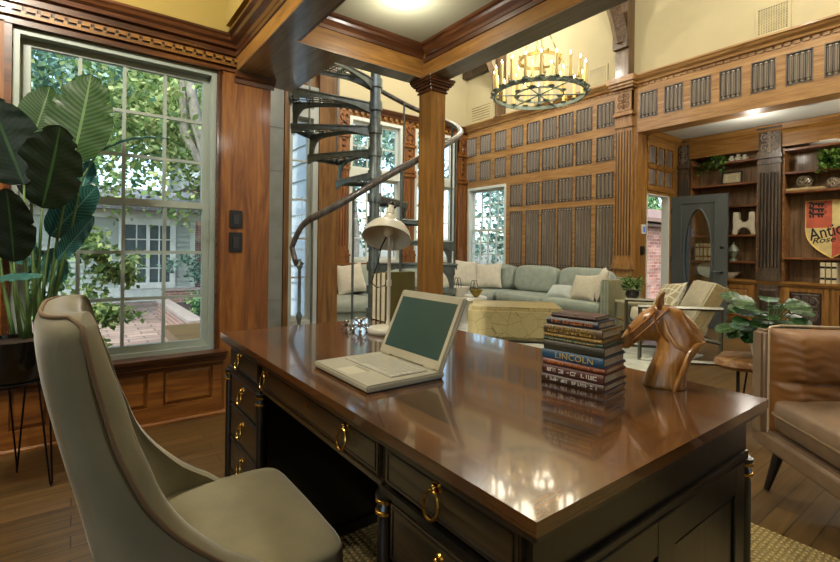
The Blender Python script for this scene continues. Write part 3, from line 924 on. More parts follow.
drawer(.445, .806, .634, .712, (.635,)); drawer(1.625, 1.985, .634, .712, (1.845,))
for (a, b2), yy in ((PR, .625), (PL, 1.805)):
    for z0, z1 in ((.488, .606), (.352, .480), (.215, .344), (.06, .207)):
        drawer(a+.03, b2-.03, z0, z1, (yy,))
def post(x, y):
    m = MB()
    m.lathe([(.020, .0), (.022, .012), (.016, .03), (.014, .05), (.0185, .06), (.0195, .3), (.0175, .555), (.015, .57), (.02, .58), (.015, .592), (.022, .605), (.022, .612)], (x, y, 0), 16)
    o = m.build('corner_post', EBON, dk, smooth=True)
    for z in (.574, .598, .055):
        m = MB(); m.lathe([(.017, -.006), (.0225, -.003), (.0225, .003), (.017, .006)], (x, y, z), 16)
        m.build('brass_collar', BRASS, o, smooth=True)
for y in (PR[0]+.005, PR[1]-.005, PL[0]+.005, PL[1]-.005):
    post(FX+.006, y)
for y in (PR[0]+.005, PL[1]-.005): post(XBk-.005, y)
# framed panels on the end
m = MB()
ye = PR[0]
for a, b2 in ((FX+.03, FX+.085), (.885, .955), (XBk-.085, XBk-.03)): m.box(a, ye-.008, .06, b2, ye+.001, .612)
for a, b2 in ((.06, .13), (.545, .612)): m.box(FX+.03, ye-.007, a, XBk-.03, ye+.001, b2)
m.box(FX+.02, ye-.01, .628, XBk-.01, ye+.001, .634)
m.build('end_frame', EBON, dk, bev=.002, seg=1)
m = MB()
for a, b2 in ((.615, .875), (.965, 1.25)): m.box(a, ye-.002, .14, b2, ye+.001, .535)
m.build('end_panel', wood('end_panel_wood', '#17120b', '#2d2314', '#453721', 'z', rough=.3, coat=.4), dk)

# ================================================================== LAPTOP
lp = thing('laptop', 'open cream laptop with dark green screen on the glossy desk', 'laptop', (.705, 1.138, DZ))
LW = .158
YC = 1.138
CASE = mat('cream_laptop_case', '#a9a48f', .42, .1, .04)
m = MB(); m.box(.578, YC-LW, DZ+.003, .826, YC+LW, DZ+.020); m.build('base', CASE, lp, bev=.004, seg=2)
m = MB(); m.box(.585, YC-LW+.006, DZ+.0, .82, YC+LW-.006, DZ+.003); m.build('underside', BLK, lp)
KEY = mat('cream_keys', '#b7b4a2', .5, 0, .03)
m = MB(); m.box(.668, YC-.128, DZ+.0196, .789, YC+.128, DZ+.0204); m.build('keyboard_well', mat('key_well', '#45422f', .6), lp)
m = MB()
rowsK = 6
for r in range(rowsK):
    x0 = .786-r*.0195; n = 15 if r < 5 else 9
    y = YC+.126; wtot = .252
    ws_ = [1]*n
    if r == 5: ws_ = [1, 1, 1, 1.2, 5, 1.2, 1, 1, 1]
    if r in (2, 3, 4): ws_[0] = 1.4+.25*(r-2); ws_[-1] = 1.5
    k = wtot/sum(ws_)
    for w in ws_:
        m.frus(y-w*k+.001, x0-.0185, y-.001, x0-.001, DZ+.0204, DZ+.0232, .0015, M=Matrix(((0,1,0,0),(1,0,0,0),(0,0,1,0),(0,0,0,1))))
        y -= w*k
m.build('keyboard', KEY, lp)
m = MB(); m.box(.592, YC-.038, DZ+.0196, .646, YC+.038, DZ+.0205); m.build('touchpad', mat('touchpad_surface', '#c2bb9f', .35), lp, bev=.0006, seg=1)
m = MB(); m.box(.650, YC-.034, DZ+.0196, .661, YC+.034, DZ+.0212); m.build('button_bar', mat('button_bar_surface', '#98917a', .4), lp, bev=.0008, seg=1)
# lid: hinge at x=.835, leaning back
ml = T(.806, YC, DZ+.018) @ RY(radians(25))
H_ = .224
m = MB(); m.box(-.0, -LW, .002, .013, LW, H_, M=ml); lid = m.build('lid', CASE, lp, bev=.004, seg=2)
m = MB()
sc_ = .015
m.box(-.0022, -LW+.006, .006, .0, -LW+sc_+.004, H_-.006, M=ml); m.box(-.0022, LW-sc_-.004, .006, 0, LW-.006, H_-.006, M=ml)
m.box(-.0022, -LW+sc_, H_-.024, 0, LW-sc_, H_-.006, M=ml); m.box(-.0022, -LW+sc_, .006, 0, LW-sc_, .03, M=ml)
m.build('bezel', mat('laptop_bezel', '#aaa288', .45), lid)
SCR = mat('dark_screen', '#2c463f', .3, 0, .02)
m = MB(); m.box(-.0015, -LW+sc_, .028, .0, LW-sc_, H_-.022, M=ml); m.build('screen', SCR, lid)
m = MB()
for s in (-1, 1): m.tube([(.808, YC+s*.11-.02, DZ+.019), (.808, YC+s*.11+.02, DZ+.019)], .006, 10)
m.build('hinge', mat('hinge_plastic', '#8f8870', .4), lp, smooth=True)

# ================================================================== BOOK STACK
def book(name, label, x0, y0, z0, lx, ly, lz, cover, rz=0, hard=.003, group=None, spine='-x', pap=PAPER, cat='book'):
    """closed book lying flat: spine along local -x side"""
    t = thing(name, label, cat, (x0, y0, z0), rz, group)
    h = hard
    m = MB()
    m.box(-lx/2, -ly/2, 0, lx/2, ly/2, h); m.box(-lx/2, -ly/2, lz-h, lx/2, ly/2, lz)
    n = 6
    pts = [(-lx/2-.004*sin(pi*k/n), lz*k/n) for k in range(n+1)]
    m.prism(pts+[(-lx/2+.004, lz), (-lx/2+.004, 0)], 'y', -ly/2, ly/2)
    c = m.build('cover', cover, t, world=False)
    m = MB(); m.box(-lx/2+.004, -ly/2+.004, h, lx/2-.004, ly/2-.004, lz-h); m.build('page_block', pap, t, world=False)
    return t
def spine_marks(t, lx, ly, lz, col, rows, seed, fill=.8):
    """short stamped strokes along the spine standing for its unreadable title"""
    rr = random.Random(seed); m = MB()
    for (zc, hh) in rows:
        y = -ly*fill/2
        while y < ly*fill/2:
            w = rr.choice((.003, .004, .005, .002))*hh/.007
            if rr.random() < .84:
                x = -lx/2-.0043
                if rr.random() < .5: m.box(x-.0004, y, zc*lz-hh/2, x+.002, y+w*.35, zc*lz+hh/2)
                if rr.random() < .6: m.box(x-.0004, y, zc*lz+hh*.28, x+.002, y+w, zc*lz+hh/2)
                if rr.random() < .5: m.box(x-.0004, y, zc*lz-hh*.5, x+.002, y+w, zc*lz-hh*.28)
                if rr.random() < .5: m.box(x-.0004, y+w*.65, zc*lz-hh/2, x+.002, y+w, zc*lz+hh/2)
                if rr.random() < .3: m.box(x-.0004, y, zc*lz-hh*.1, x+.002, y+w, zc*lz+hh*.1)
            y += w+.0016
    return m.build('spine_title', col, t, world=False)
def mesh_text(cu):
    tmp = bpy.data.objects.new('tmp_text', cu); COL.objects.link(tmp)
    dg = bpy.context.evaluated_depsgraph_get(); dg.update()
    me = bpy.data.meshes.new_from_object(tmp.evaluated_get(dg), depsgraph=dg)
    nm = cu.name.split('.')[0]; bpy.data.objects.remove(tmp); bpy.data.curves.remove(cu)
    me.name = nm; o = bpy.data.objects.new(nm, me); COL.objects.link(o); return o
GOLD = mat('gilt_lettering', '#d8b45a', .4, .3, .1); WHT = mat('white_lettering', '#e4dccb', .5); ORG = mat('orange_lettering', '#d07a35', .5)
def bc_(n, c, r=.45): return mat('book_cloth_'+n, c, r, 0, .15, 25)
gB = 'books stacked on the desk'
stack = [   # bottom to top: height, width (x), length (y), cover colour, lettering, rows of text, label, dx, dy
    (.0195, .176, .187, '#3a1f14', WHT, [(.5, .008)], 'dark brown book at the very bottom of the desk stack, white lettering', 0, 0),
    (.0245, .172, .186, '#4a1a12', WHT, [(.55, .010)], 'maroon book with white lettering, second from the bottom of the desk stack', .001, .001),
    (.0165, .165, .187, '#7d3e24', ORG, [(.5, .006)], 'rust red book with faint orange lettering lying under the blue one', .003, .001),
    (.0245, .170, .186, '#1f4a66', GOLD, None, 'blue book with the gold title LINCOLN on its spine', .002, .003),
    (.0255, .166, .180, '#2e2a18', None, [], 'thick olive black book without bright lettering above the LINCOLN book', .002, .002),
    (.0095, .160, .178, '#2f4a3c', GOLD, [(.5, .004)], 'thin dark green book in the middle of the desk stack', .0, .003),
    (.0105, .160, .176, '#8a6a26', GOLD, [(.5, .004)], 'thin mustard gold book in the middle of the desk stack', -.001, .003),
    (.0235, .165, .175, '#5a4220', GOLD, [(.72, .006), (.3, .006)], 'brown book with two rows of gold lettering, third from the top', .0, .004),
    (.0185, .140, .158, '#27303c', ORG, [(.5, .008)], 'navy grey book with orange lettering, second from the top', -.004, .008),
    (.0115, .118, .135, '#3d1f15', ORG, [], 'small thin dark red book on the very top of the desk stack', -.010, .006)]
z = DZ
for i, (h, w, l, c, tc, rows_, lab, dx, dy) in enumerate(stack):
    t = book('hardback_book', lab, 1.129+dx, .746+dy, z, w-.036, l*.94, h, bc_(str(i), c), radians(8+random.uniform(-1.0, 1.0)), group=gB)
    if rows_: spine_marks(t, w-.036, l*.94, h, tc, rows_, i)
    if rows_ is None:
        cu = bpy.data.curves.new('spine_title', 'FONT'); cu.body = 'LINCOLN'; cu.size = .021; cu.extrude = .0004; cu.align_x = 'CENTER'; cu.align_y = 'CENTER'; cu.space_character = 1.08
        cu.materials.append(GOLD)
        o = mesh_text(cu); o.parent = t
        o.rotation_euler = (pi/2, 0, -pi/2); o.location = (-(w-.036)/2-.0046, -.008, h/2)
        o.scale = (1.15, 1, 1)
    z += h+.0003

# ================================================================== OLIVE VOLUMES BEHIND THE LAMP
OLV = mat('olive_book_cloth', '#5e5418', .6, 0, .10, 20)
gO = 'olive bound books standing on the desk corner'
yb = 1.885
labs = ['olive bound upright book whose broad cover faces the laptop', 'middle one of three olive bound upright books behind the desk lamp', 'rearmost olive bound upright book, beside the crystal ornament']
for i, wd in enumerate((.046, .040, .044)):
    t = thing('upright_book', labs[i], 'book', (1.205, yb, DZ), 0, gO)
    m = MB(); h = .243-.004*i; L = .178
    m.box(0, 0, 0, L, .004, h); m.box(0, wd-.006, 0, L, wd-.002, h); m.box(L-.005, 0, 0, L, wd-.002, h)
    m.build('cover', OLV, t, world=False, bev=.001, seg=1)
    m = MB(); m.box(.004, .004, .004, L-.006, wd-.006, h-.005)
    m.build('page_block', mat('cream_pages_%d' % i, '#cfc6a8', .9, 0, .1, 60), t, world=False)
    yb += wd

# ================================================================== DESK LAMP
la = thing('desk_lamp', 'cream enamel desk lamp with tilted dome shade beside the laptop', 'lamp', (1.075, 1.655, DZ))
m = MB(); m.lathe([(.084, 0), (.088, .006), (.088, .016), (.082, .024), (.03, .028), (.012, .032), (.009, .05), (0, .05)], (1.075, 1.655, DZ), 32); m.build('base', CREAM, la, smooth=True)
m = MB(); m.tube([(1.075, 1.655, DZ+.03), (1.08, 1.66, DZ+.25), (1.082, 1.662, DZ+.42)], .0075, 12); m.tube([(1.08, 1.66, DZ+.20), (1.08, 1.66, DZ+.225)], .011, 12); m.build('post', CREAM, la, smooth=True)
# shade: axis points down and toward the chair
head = V((1.080, 1.660, 1.250))
ax = V((-.36, -.33, -.87)).normalized()
q = V((0, 0, -1)).rotation_difference(ax).to_matrix().to_4x4()
Ms = T(*head) @ q
prof = [(.016, .012), (.026, .008), (.028, -.012), (.030, -.022), (.046, -.028), (.075, -.044), (.093, -.068), (.100, -.094), (.104, -.100)]
inn = [(r-.003, z-.002) for r, z in prof[::-1]]
m = MB(); m.lathe(prof+[(.104, -.103)]+[(max(r, .002), z) for r, z in inn if r > .02]+[(.001, -.02)], (0, 0, 0), 36, M=Ms); sh = m.build('lamp_shade', CREAM, la, smooth=True, angle=70)
m = MB(); m.ball(Ms @ V((0, 0, -.062)), .024, 14, 8, (1, 1, 1.25), M=q); m.build('light_bulb', mat('frosted_bulb', '#e6dfc6', .3), sh, smooth=True)
m = MB(); m.lathe([(.014, 0), (.02, .004), (.02, .03), (.012, .036), (.012, .05), (.0, .052)], (0, 0, .010), 16, M=Ms); m.build('socket', CREAM, la, smooth=True)
m = MB()
for k in range(3): m.ball(Ms @ V((.012*cos(k*2.1), .012*sin(k*2.1), .066)), .011, 10, 6)
m.tube([Ms @ V((0, 0, .045)), (1.082, 1.662, 1.18)], .006, 8)
m.build('swivel_knob', BLK, la, smooth=True)
m = MB()
cp = [(1.072, 1.672, 1.17), (1.055, 1.69, 1.12), (1.05, 1.70, 1.06), (1.035, 1.715, 1.0), (1.03, 1.72, .97), (1.045, 1.70, .95), (1.068, 1.672, .96), (1.075, 1.663, .99)]
m.tube(cp, .0028, 6); m.build('power_cord', BLK, la, smooth=True)

# ================================================================== ORNAMENTS
SILV = mat('polished_silver', '#b8b4ac', .12, 1, .05); JADE = mat('dark_jet_stone', '#10120f', .12, 0, .1, coat=.5)
def jack(name, lab, x, y, r, ma, mb_, cat='ornament'):
    t = thing(name, lab, cat, (x, y, DZ))
    m = MB(); c = V((x, y, DZ+r*.98)); m.ball(c, r*.42, 14, 8); core = m.build('centre_ball', ma, t, smooth=True)
    for k in range(9):
        if k < 3: d = V((cos(k*2.094), sin(k*2.094), -.62)).normalized()
        elif k < 6: d = V((cos(k*2.094+1), sin(k*2.094+1), .1)).normalized()
        else: d = V((cos(k*2.094+.3)*.6, sin(k*2.094+.3)*.6, .8)).normalized()
        L = r*1.0 if k >= 3 else r*1.0
        if k < 3: L = (r*.98-r*.28)/.527
        m = MB(); m.tube([c, c+d*L], r*.1, 8); m.ball(c+d*L, r*.28, 10, 6); m.build('arm', mb_, t, smooth=True)
    return t
jack('silver_ornament', 'silver jewelled sputnik ornament on the desk near the lamp base', .985, 1.735, .030, SILV, SILV)
jack('jet_ornament', 'small dark beaded ornament on the desk, left of the silver one', .965, 1.822, .019, JADE, SILV)

# ================================================================== HORSE HEAD
hr = thing('horse_head', 'carved golden wood horse head bust on the desk corner', 'sculpture', (1.272, .572, DZ))
RGT = V((.4175, -.9087, 0)); FWD = V((.9087, .4175, 0))
HC = V((1.290, .580, 0))
def hp(px, py, o=0.0):          # the profile is drawn on a 1/375 m grid, o = metres out of it
    s = (px-670)/400.0-.010; h = (389.5-py)/377.0
    return HC+RGT*s+FWD*o+V((0, 0, DZ+h))
m = MB()
def loft(secs, n=20):
    """secs: (p_left_px, p_right_px, thickness) ellipse-like sections spanned in the profile plane"""
    o = len(m.v)
    for (a, b2, th) in secs:
        A = hp(*a); B = hp(*b2); c = (A+B)/2; u = (B-A)/2
        for j in range(n):
            t_ = 2*pi*j/n
            cx_ = math.copysign(abs(cos(t_))**.8, cos(t_)); sx_ = math.copysign(abs(sin(t_))**.8, sin(t_))
            m.v.append(c+u*cx_+FWD*sx_*th/2)
    for i in range(len(secs)-1):
        for j in range(n):
            m.f.append((o+i*n+j, o+i*n+(j+1) % n, o+(i+1)*n+(j+1) % n, o+(i+1)*n+j)); m.mi.append(0)
    k = len(secs)-1
    m.f.append(tuple(o+j for j in range(n))[::-1]); m.f.append(tuple(o+k*n+j for j in range(n))); m.mi += [0, 0]
loft([((643.5, 389.5), (686, 389.5), .098), ((644, 387), (686, 387), .10), ((648, 376), (686, 374), .094), ((653, 364), (690, 362), .095), ((657, 353), (699, 347), .085), ((657, 344), (702, 338), .078), ((656, 334), (697.5, 329), .07), ((652, 322), (690, 321), .064), ((650, 313), (680, 312), .056), ((653, 309), (670, 308), .045)])
loft([((672, 314), (664, 338), .056), ((661, 311), (661, 345), .068), ((651, 311), (655, 345.5), .070), ((643.5, 315), (646, 346), .06), ((637, 322), (639.5, 347.5), .05), ((630.5, 331), (634.5, 351), .043), ((624.5, 340), (631, 355), .040), ((621, 347), (628, 356.5), .036), ((620, 352), (624, 356), .024)])
# arched crest
hb = m.build('horse_body', HORSEW, hr, smooth=True, angle=180)
md = hb.modifiers.new('blend', 'REMESH'); md.mode = 'VOXEL'; md.voxel_size = .0026; md.use_smooth_shade = True
md = hb.modifiers.new('soft', 'SMOOTH'); md.factor = .5; md.iterations = 5
for s in (-1, 1):
    m = MB()
    a = hp(661, 312, s*.018); pts = [a, hp(659.5+s, 306, s*.02), hp(660+s, 302, s*.021), hp(662+s, 298, s*.019), hp(664.5+s, 293.5 if s < 0 else 295, s*.017)]
    m.tube(pts, [.010, .0125, .010, .006, .0008], 10, sx=.62, sy=1); m.build('ear', HORSEW, hr, smooth=True, angle=180)
m = MB()
def strap(pts, r=.0032): m.tube([hp(*p) for p in pts], r, 6)
f = -.0385
strap([(654, 311, -.031), (656, 322, -.038), (659.5, 334, -.039), (667, 342, -.037)])
strap([(629, 331, -.020), (631.5, 342, -.025), (634.5, 352, -.021)])
strap([(634, 346, -.027), (643, 337, -.034), (652, 328, -.038), (660, 319, -.035), (668, 311, -.027)])
strap([(631, 339, -.025), (640, 331, -.033), (648, 323, -.037), (655, 314, -.034)])
m.build('bridle_strap', wood('bridle_teak', '#6d3f17', '#9a6026', '#b77d3c', 'x', rough=.4), hr, smooth=True)
m = MB()
def fold(pts, r): m.tube([hp(*p) for p in pts], r, 8)
fold([(702, 341, -.02), (694, 344, -.034), (688, 352, -.042), (683, 366, -.047), (678, 380, -.053), (674, 390, -.055)], [.003, .006, .007, .0065, .006, .004])
fold([(680, 312, -.022), (684, 322, -.030), (690, 332, -.034), (698, 340, -.030)], [.004, .0075, .008, .005])
fold([(664, 320, -.028), (668, 334, -.034), (676, 346, -.040), (684, 350, -.041)], [.003, .006, .007, .004])
m.build('mane_ridge', HORSEW, hr, smooth=True)
m = MB()
m.ball(hp(646, 322, -.030), .0045, 10, 6, (1, .7, .8)); m.ball(hp(624, 349, -.017), .003, 8, 5)
m.build('eye', wood('dark_teak', '#3a200b', '#553112', '#6b431b', 'x', rough=.6, coat=0), hr, smooth=True)

# ================================================================== VELVET CHAIR
ch = thing('velvet_chair', 'beige velvet scoop-back chair with tan piping drawn up to the desk', 'chair', (.23, 1.115, 0))
W = .252; yc0 = 1.118
def lerp(x, xs, ys):          # smooth through the points
    if x <= xs[0]: return ys[0]
    for i in range(1, len(xs)):
        if x <= xs[i]:
            t_ = (x-xs[i-1])/(xs[i]-xs[i-1]); h = xs[i]-xs[i-1]; n_ = len(xs)
            m0 = (ys[i]-ys[max(i-2, 0)])/(xs[i]-xs[max(i-2, 0)])*h; m1 = (ys[min(i+1, n_-1)]-ys[i-1])/(xs[min(i+1, n_-1)]-xs[i-1])*h
            return (2*t_**3-3*t_**2+1)*ys[i-1]+(t_**3-2*t_**2+t_)*m0+(-2*t_**3+3*t_**2)*ys[i]+(t_**3-t_**2)*m1
    return ys[-1]
ZE = [.30, .44, .50, .55, .655, .764, .882, .96, 1.0, 1.02]
EE = [.36, .34, .285, .215, .114, .058, .025, .013, .008, .006]
BB = [.075, .055, .045, .03, .008, -.018, -.044, -.055, -.055, -.05]
def wd(z): return W*(1-.10*max(0, (z-.62)/.4))*(1-.17*max(0, (z-.955)/.05)**2)
def shell(z, phi, off):
    th = .088-.022*max(0, min(1, (z-.86)/.14)); ext = off/.085*(.040-.02*max(0, min(1, (z-.86)/.14))-.028*max(0, min(1, (.74-z)/.2))); off *= th/.085
    e = lerp(z, ZE, EE); b2 = lerp(z, ZE, BB)+off; w = wd(z)-off*.62
    e = max(e+ext, b2+.012)
    s_ = math.copysign(abs(sin(phi))**(2/3.2), sin(phi)); c_ = abs(cos(phi))**(2/3.2)
    return V((e-(e-b2)*c_, yc0+w*s_, z))
ztop = 1.008
nz, nph = 30, 40
m = MB()
def rounded(u, v):
    # u: around the section outer -> rim -> inner, v: along the U
    phi = -pi/2+pi*v
    if u < .44:
        z = .30+(ztop-.022-.30)*(u/.44); return shell(z, phi, 0)
    if u > .56:
        z = .30+(ztop-.022-.30)*((1-u)/.44); return shell(z, phi, .085)
    t_ = (u-.44)/.12; a = pi*t_
    return shell(ztop-.022+.022*sin(a), phi, .0425-.0425*cos(a))
m.grid(rounded, 64, nph)
# close the two front edges with a rounded lip
for v_, sg in ((0, -1), (1, 1)):
    o = len(m.v)
    def lip(u, w_, v_=v_, sg=sg):
        z = .30+(ztop-.022-.30)*u
        a = shell(z, -pi/2+pi*v_, 0); b2 = shell(z, -pi/2+pi*v_, .085)
        p = a.lerp(b2, w_); p.x += .014*sin(pi*w_)*min(1, (1-u)*8)
        return p
    m.grid(lip, 30, 6)
for v_ in (0, 1):      # close the rim ends
    o = len(m.v); q_ = [rounded(.44+.12*k/10, v_) for k in range(11)]
    m.v += q_; m.f.append(tuple(range(o, o+11))); m.mi.append(0)
m.build('back_shell', VELVET, ch, smooth=True, angle=75)
m = MB()
pts = []
for k in range(31):
    z = .46+(ztop-.02-.46)*k/30; p = shell(z, -pi/2, .006); p.x += .006*min(1, (30-k)/6); p.y -= .002; pts.append(p)
top = [shell(ztop-.006, -pi/2+pi*k/24, .010) for k in range(1, 24)]
far = [V((p.x, 2*yc0-p.y, p.z)) for p in pts[::-1]]
m.tube(pts+top+far, .0040, 8); m.build('piping', PIPING, ch, smooth=True, angle=180)
m = MB()
def dome(p):
    q = V(p); 
    if q.z > 0: q.z += .03*max(0, 1-(q.x/.22)**2)*max(0, 1-(q.y/.25)**2)
    return q
m.sellip((.288, yc0, .425), (.40, .478, .11), .22, .22, 36, 16, fn=dome); m.build('seat_cushion', VELVET, ch, smooth=True, angle=180)
m = MB(); m.box(.09, yc0-.225, .29, .465, yc0+.225, .375); m.build('seat_frame', VELVET, ch, bev=.015, smooth=True)
for x, y, dx, dy in ((.43, .915, .02, -.01), (.43, 1.32, .02, .01), (.12, .93, -.03, -.01), (.12, 1.305, -.03, .01)):
    m = MB(); m.tube([(x, y, .30), (x+dx, y+dy, .012)], [.019, .011], 10); m.build('leg', EBON, ch, smooth=True)

# ================================================================== PLANT BY THE WINDOW
pt = thing('bird_of_paradise_plant', 'tall broad-leaved green plant in a black pot before the window', 'plant', (-.215, 2.80, 0))
PC = V((-.215, 2.80, 0))
POTM = mat('black_glazed_pot', '#14120f', .18, .3, .1, coat=.5)
m = MB(); m.lathe([(.0, .50), (.125, .50), (.142, .53), (.148, .60), (.148, .685), (.138, .685), (.134, .65), (0, .65)], PC, 36); m.build('pot', POTM, pt, smooth=True)
m = MB(); m.lathe([(0, .672), (.06, .674), (.136, .668), (.136, .64)], PC, 24); m.build('soil', mat('potting_soil', '#2b1f14', .95, 0, .3, 60, .5, 90), pt, smooth=True)
# hairpin stand
m = MB(); m.tube([PC+V((.13*cos(2*pi*k/32), .13*sin(2*pi*k/32), .497)) for k in range(32)], .005, 8, closed=True); m.build('stand_ring', BLKMETAL, pt, smooth=True)
for a in (-.55, 1.55, 3.65):
    d = V((cos(a), sin(a), 0)); n_ = V((-sin(a), cos(a), 0))
    m = MB(); m.tube([PC+d*.128-n_*.035+V((0, 0, .497)), PC+d*.16+V((0, 0, .02)), PC+d*.165+V((0, 0, .008)), PC+d*.17+V((0, 0, .02)), PC+d*.128+n_*.035+V((0, 0, .497))], .0042, 8); m.build('hairpin_leg', BLKMETAL, pt, smooth=True)
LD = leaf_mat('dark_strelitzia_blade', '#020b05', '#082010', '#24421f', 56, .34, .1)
LM = leaf_mat('mid_strelitzia_blade', '#16301a', '#456238', '#678455', 60, .35, .3)
LB = leaf_mat('cool_strelitzia_blade', '#123a34', '#47827c', '#6f9f96', 56, .28, .2)
STEMM = mat('plant_stem_green', '#4d6b33', .5, 0, .2)
FW = V((.5995, .800, 0))
def blade(base, tip, width, face, mat_, sag=.05, fold_=.25, notch=0, nu=32, nv=10, shape=.85):
    base, tip = V(base), V(tip); ax_ = tip-base; L = ax_.length; ax_.normalize()
    sd = ax_.cross(V(face)).normalized(); nr = sd.cross(ax_).normalized()
    mb = MB(); mb.uv = []
    rr = random.Random(int(abs(base.x*1000)+abs(tip.z*1000)))
    tear = [rr.uniform(.2, .95) for _ in range(notch)]
    for i in range(nu+1):
        t_ = i/nu
        w = width/2*(sin(pi*min(1, t_**shape*1.0))**.55 if 0 < t_ < 1 else .0)
        w = max(w, .002)
        for j in range(nv+1):
            s_ = (j/nv-.5)*2
            ww = w
            for tr_ in tear:
                if abs(t_-tr_) < .017 and abs(s_) > .7: ww = w*.80
            p = base+ax_*L*t_+sd*ww*s_+nr*(fold_*ww*abs(s_)**1.3)-nr*(sag*sin(pi*t_*.9)*L*.3)
            p += nr*.003*sin(t_*30+s_*3)*abs(s_)
            if base.y > 2.5: p.y = min(p.y, 3.245)
            mb.v.append(p); mb.uv.append((s_*.5, t_))
    w_ = nv+1
    for i in range(nu):
        for j in range(nv):
            mb.f.append((i*w_+j, i*w_+j+1, (i+1)*w_+j+1, (i+1)*w_+j)); mb.mi.append(0)
    return mb
LEAVES = [   # base, tip, width, blade material, way it faces, foot of its stem, shape
    ((-0.014, 3.034, 1.546), (0.062, 3.015, 2.025), 0.317, LM, (-0.439, -0.920, 0.000), (-0.116, 2.961, 0.661), dict(notch=3, fold_=0.12)),
    ((-0.189, 3.265, 1.676), (-0.115, 3.235, 1.982), 0.196, LM, (-0.359, -0.980, 0.000), (-0.149, 3.011, 0.666), dict(notch=2)),
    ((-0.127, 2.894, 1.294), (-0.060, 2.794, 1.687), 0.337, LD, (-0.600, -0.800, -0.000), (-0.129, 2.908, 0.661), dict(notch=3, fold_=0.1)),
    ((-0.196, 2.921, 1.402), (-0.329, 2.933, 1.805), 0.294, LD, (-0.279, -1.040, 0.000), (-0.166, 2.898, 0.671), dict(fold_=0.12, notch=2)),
    ((-0.102, 3.075, 1.161), (0.093, 2.979, 1.429), 0.178, LB, (-0.600, -0.800, -0.400), (-0.122, 2.928, 0.662), dict(fold_=0.2)),
    ((0.013, 3.064, 1.356), (0.068, 3.073, 1.577), 0.107, LB, (-0.199, -1.100, 0.000), (-0.108, 2.955, 0.660), dict()),
    ((-0.070, 2.988, 1.039), (0.079, 2.889, 1.266), 0.092, LB, (-0.600, -0.800, -0.500), (-0.114, 2.909, 0.660), dict(fold_=0.3)),
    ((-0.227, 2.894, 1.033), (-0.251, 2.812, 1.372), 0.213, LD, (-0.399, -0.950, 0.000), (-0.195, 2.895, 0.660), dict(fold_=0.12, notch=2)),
    ((-0.115, 2.760, 0.976), (-0.319, 2.801, 0.947), 0.100, LB, (-0.210, -0.280, 1.000), (-0.184, 2.836, 0.664), dict(fold_=-0.25, sag=-0.3)),
    ((-0.276, 3.205, 1.086), (-0.115, 3.147, 1.024), 0.126, LB, (-0.420, -0.560, 0.600), (-0.170, 2.976, 0.660), dict(fold_=0.2)),
    ((-0.065, 3.022, 0.909), (-0.093, 3.094, 1.099), 0.114, LB, (-0.119, -1.160, 0.000), (-0.111, 2.919, 0.660), dict()),
    ((0.093, 3.029, 1.606), (0.409, 2.880, 1.697), 0.044, LB, (-0.240, -0.320, 1.000), None, dict(fold_=0.6, sag=-0.35)),
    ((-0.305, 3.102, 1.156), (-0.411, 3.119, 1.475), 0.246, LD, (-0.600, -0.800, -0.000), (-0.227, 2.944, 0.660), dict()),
]
THIN = [(-0.108, 2.955, 0.671), (-0.010, 2.982, 1.219), (0.029, 3.027, 1.471), (0.093, 3.029, 1.606)]

for base, tip, w, m_, face, foot, kw in LEAVES:
    blade(base, tip, w, face, m_, **kw).build('leaf', m_, pt, smooth=True, angle=180)
    if foot:
        a, b_ = V(foot), V(base)
        mid = a.lerp(b_, .55)+(b_-a).cross(FW).normalized()*.012
        m = MB(); m.tube([a, a.lerp(mid, .5), mid, mid.lerp(b_, .55), b_], [.0105, .0088, .007, .006, .0042], 8); m.build('stem', STEMM, pt, smooth=True, angle=180)
m = MB(); m.tube(THIN, [.009, .007, .005, .003], 8); m.build('stem', STEMM, pt, smooth=True, angle=180)
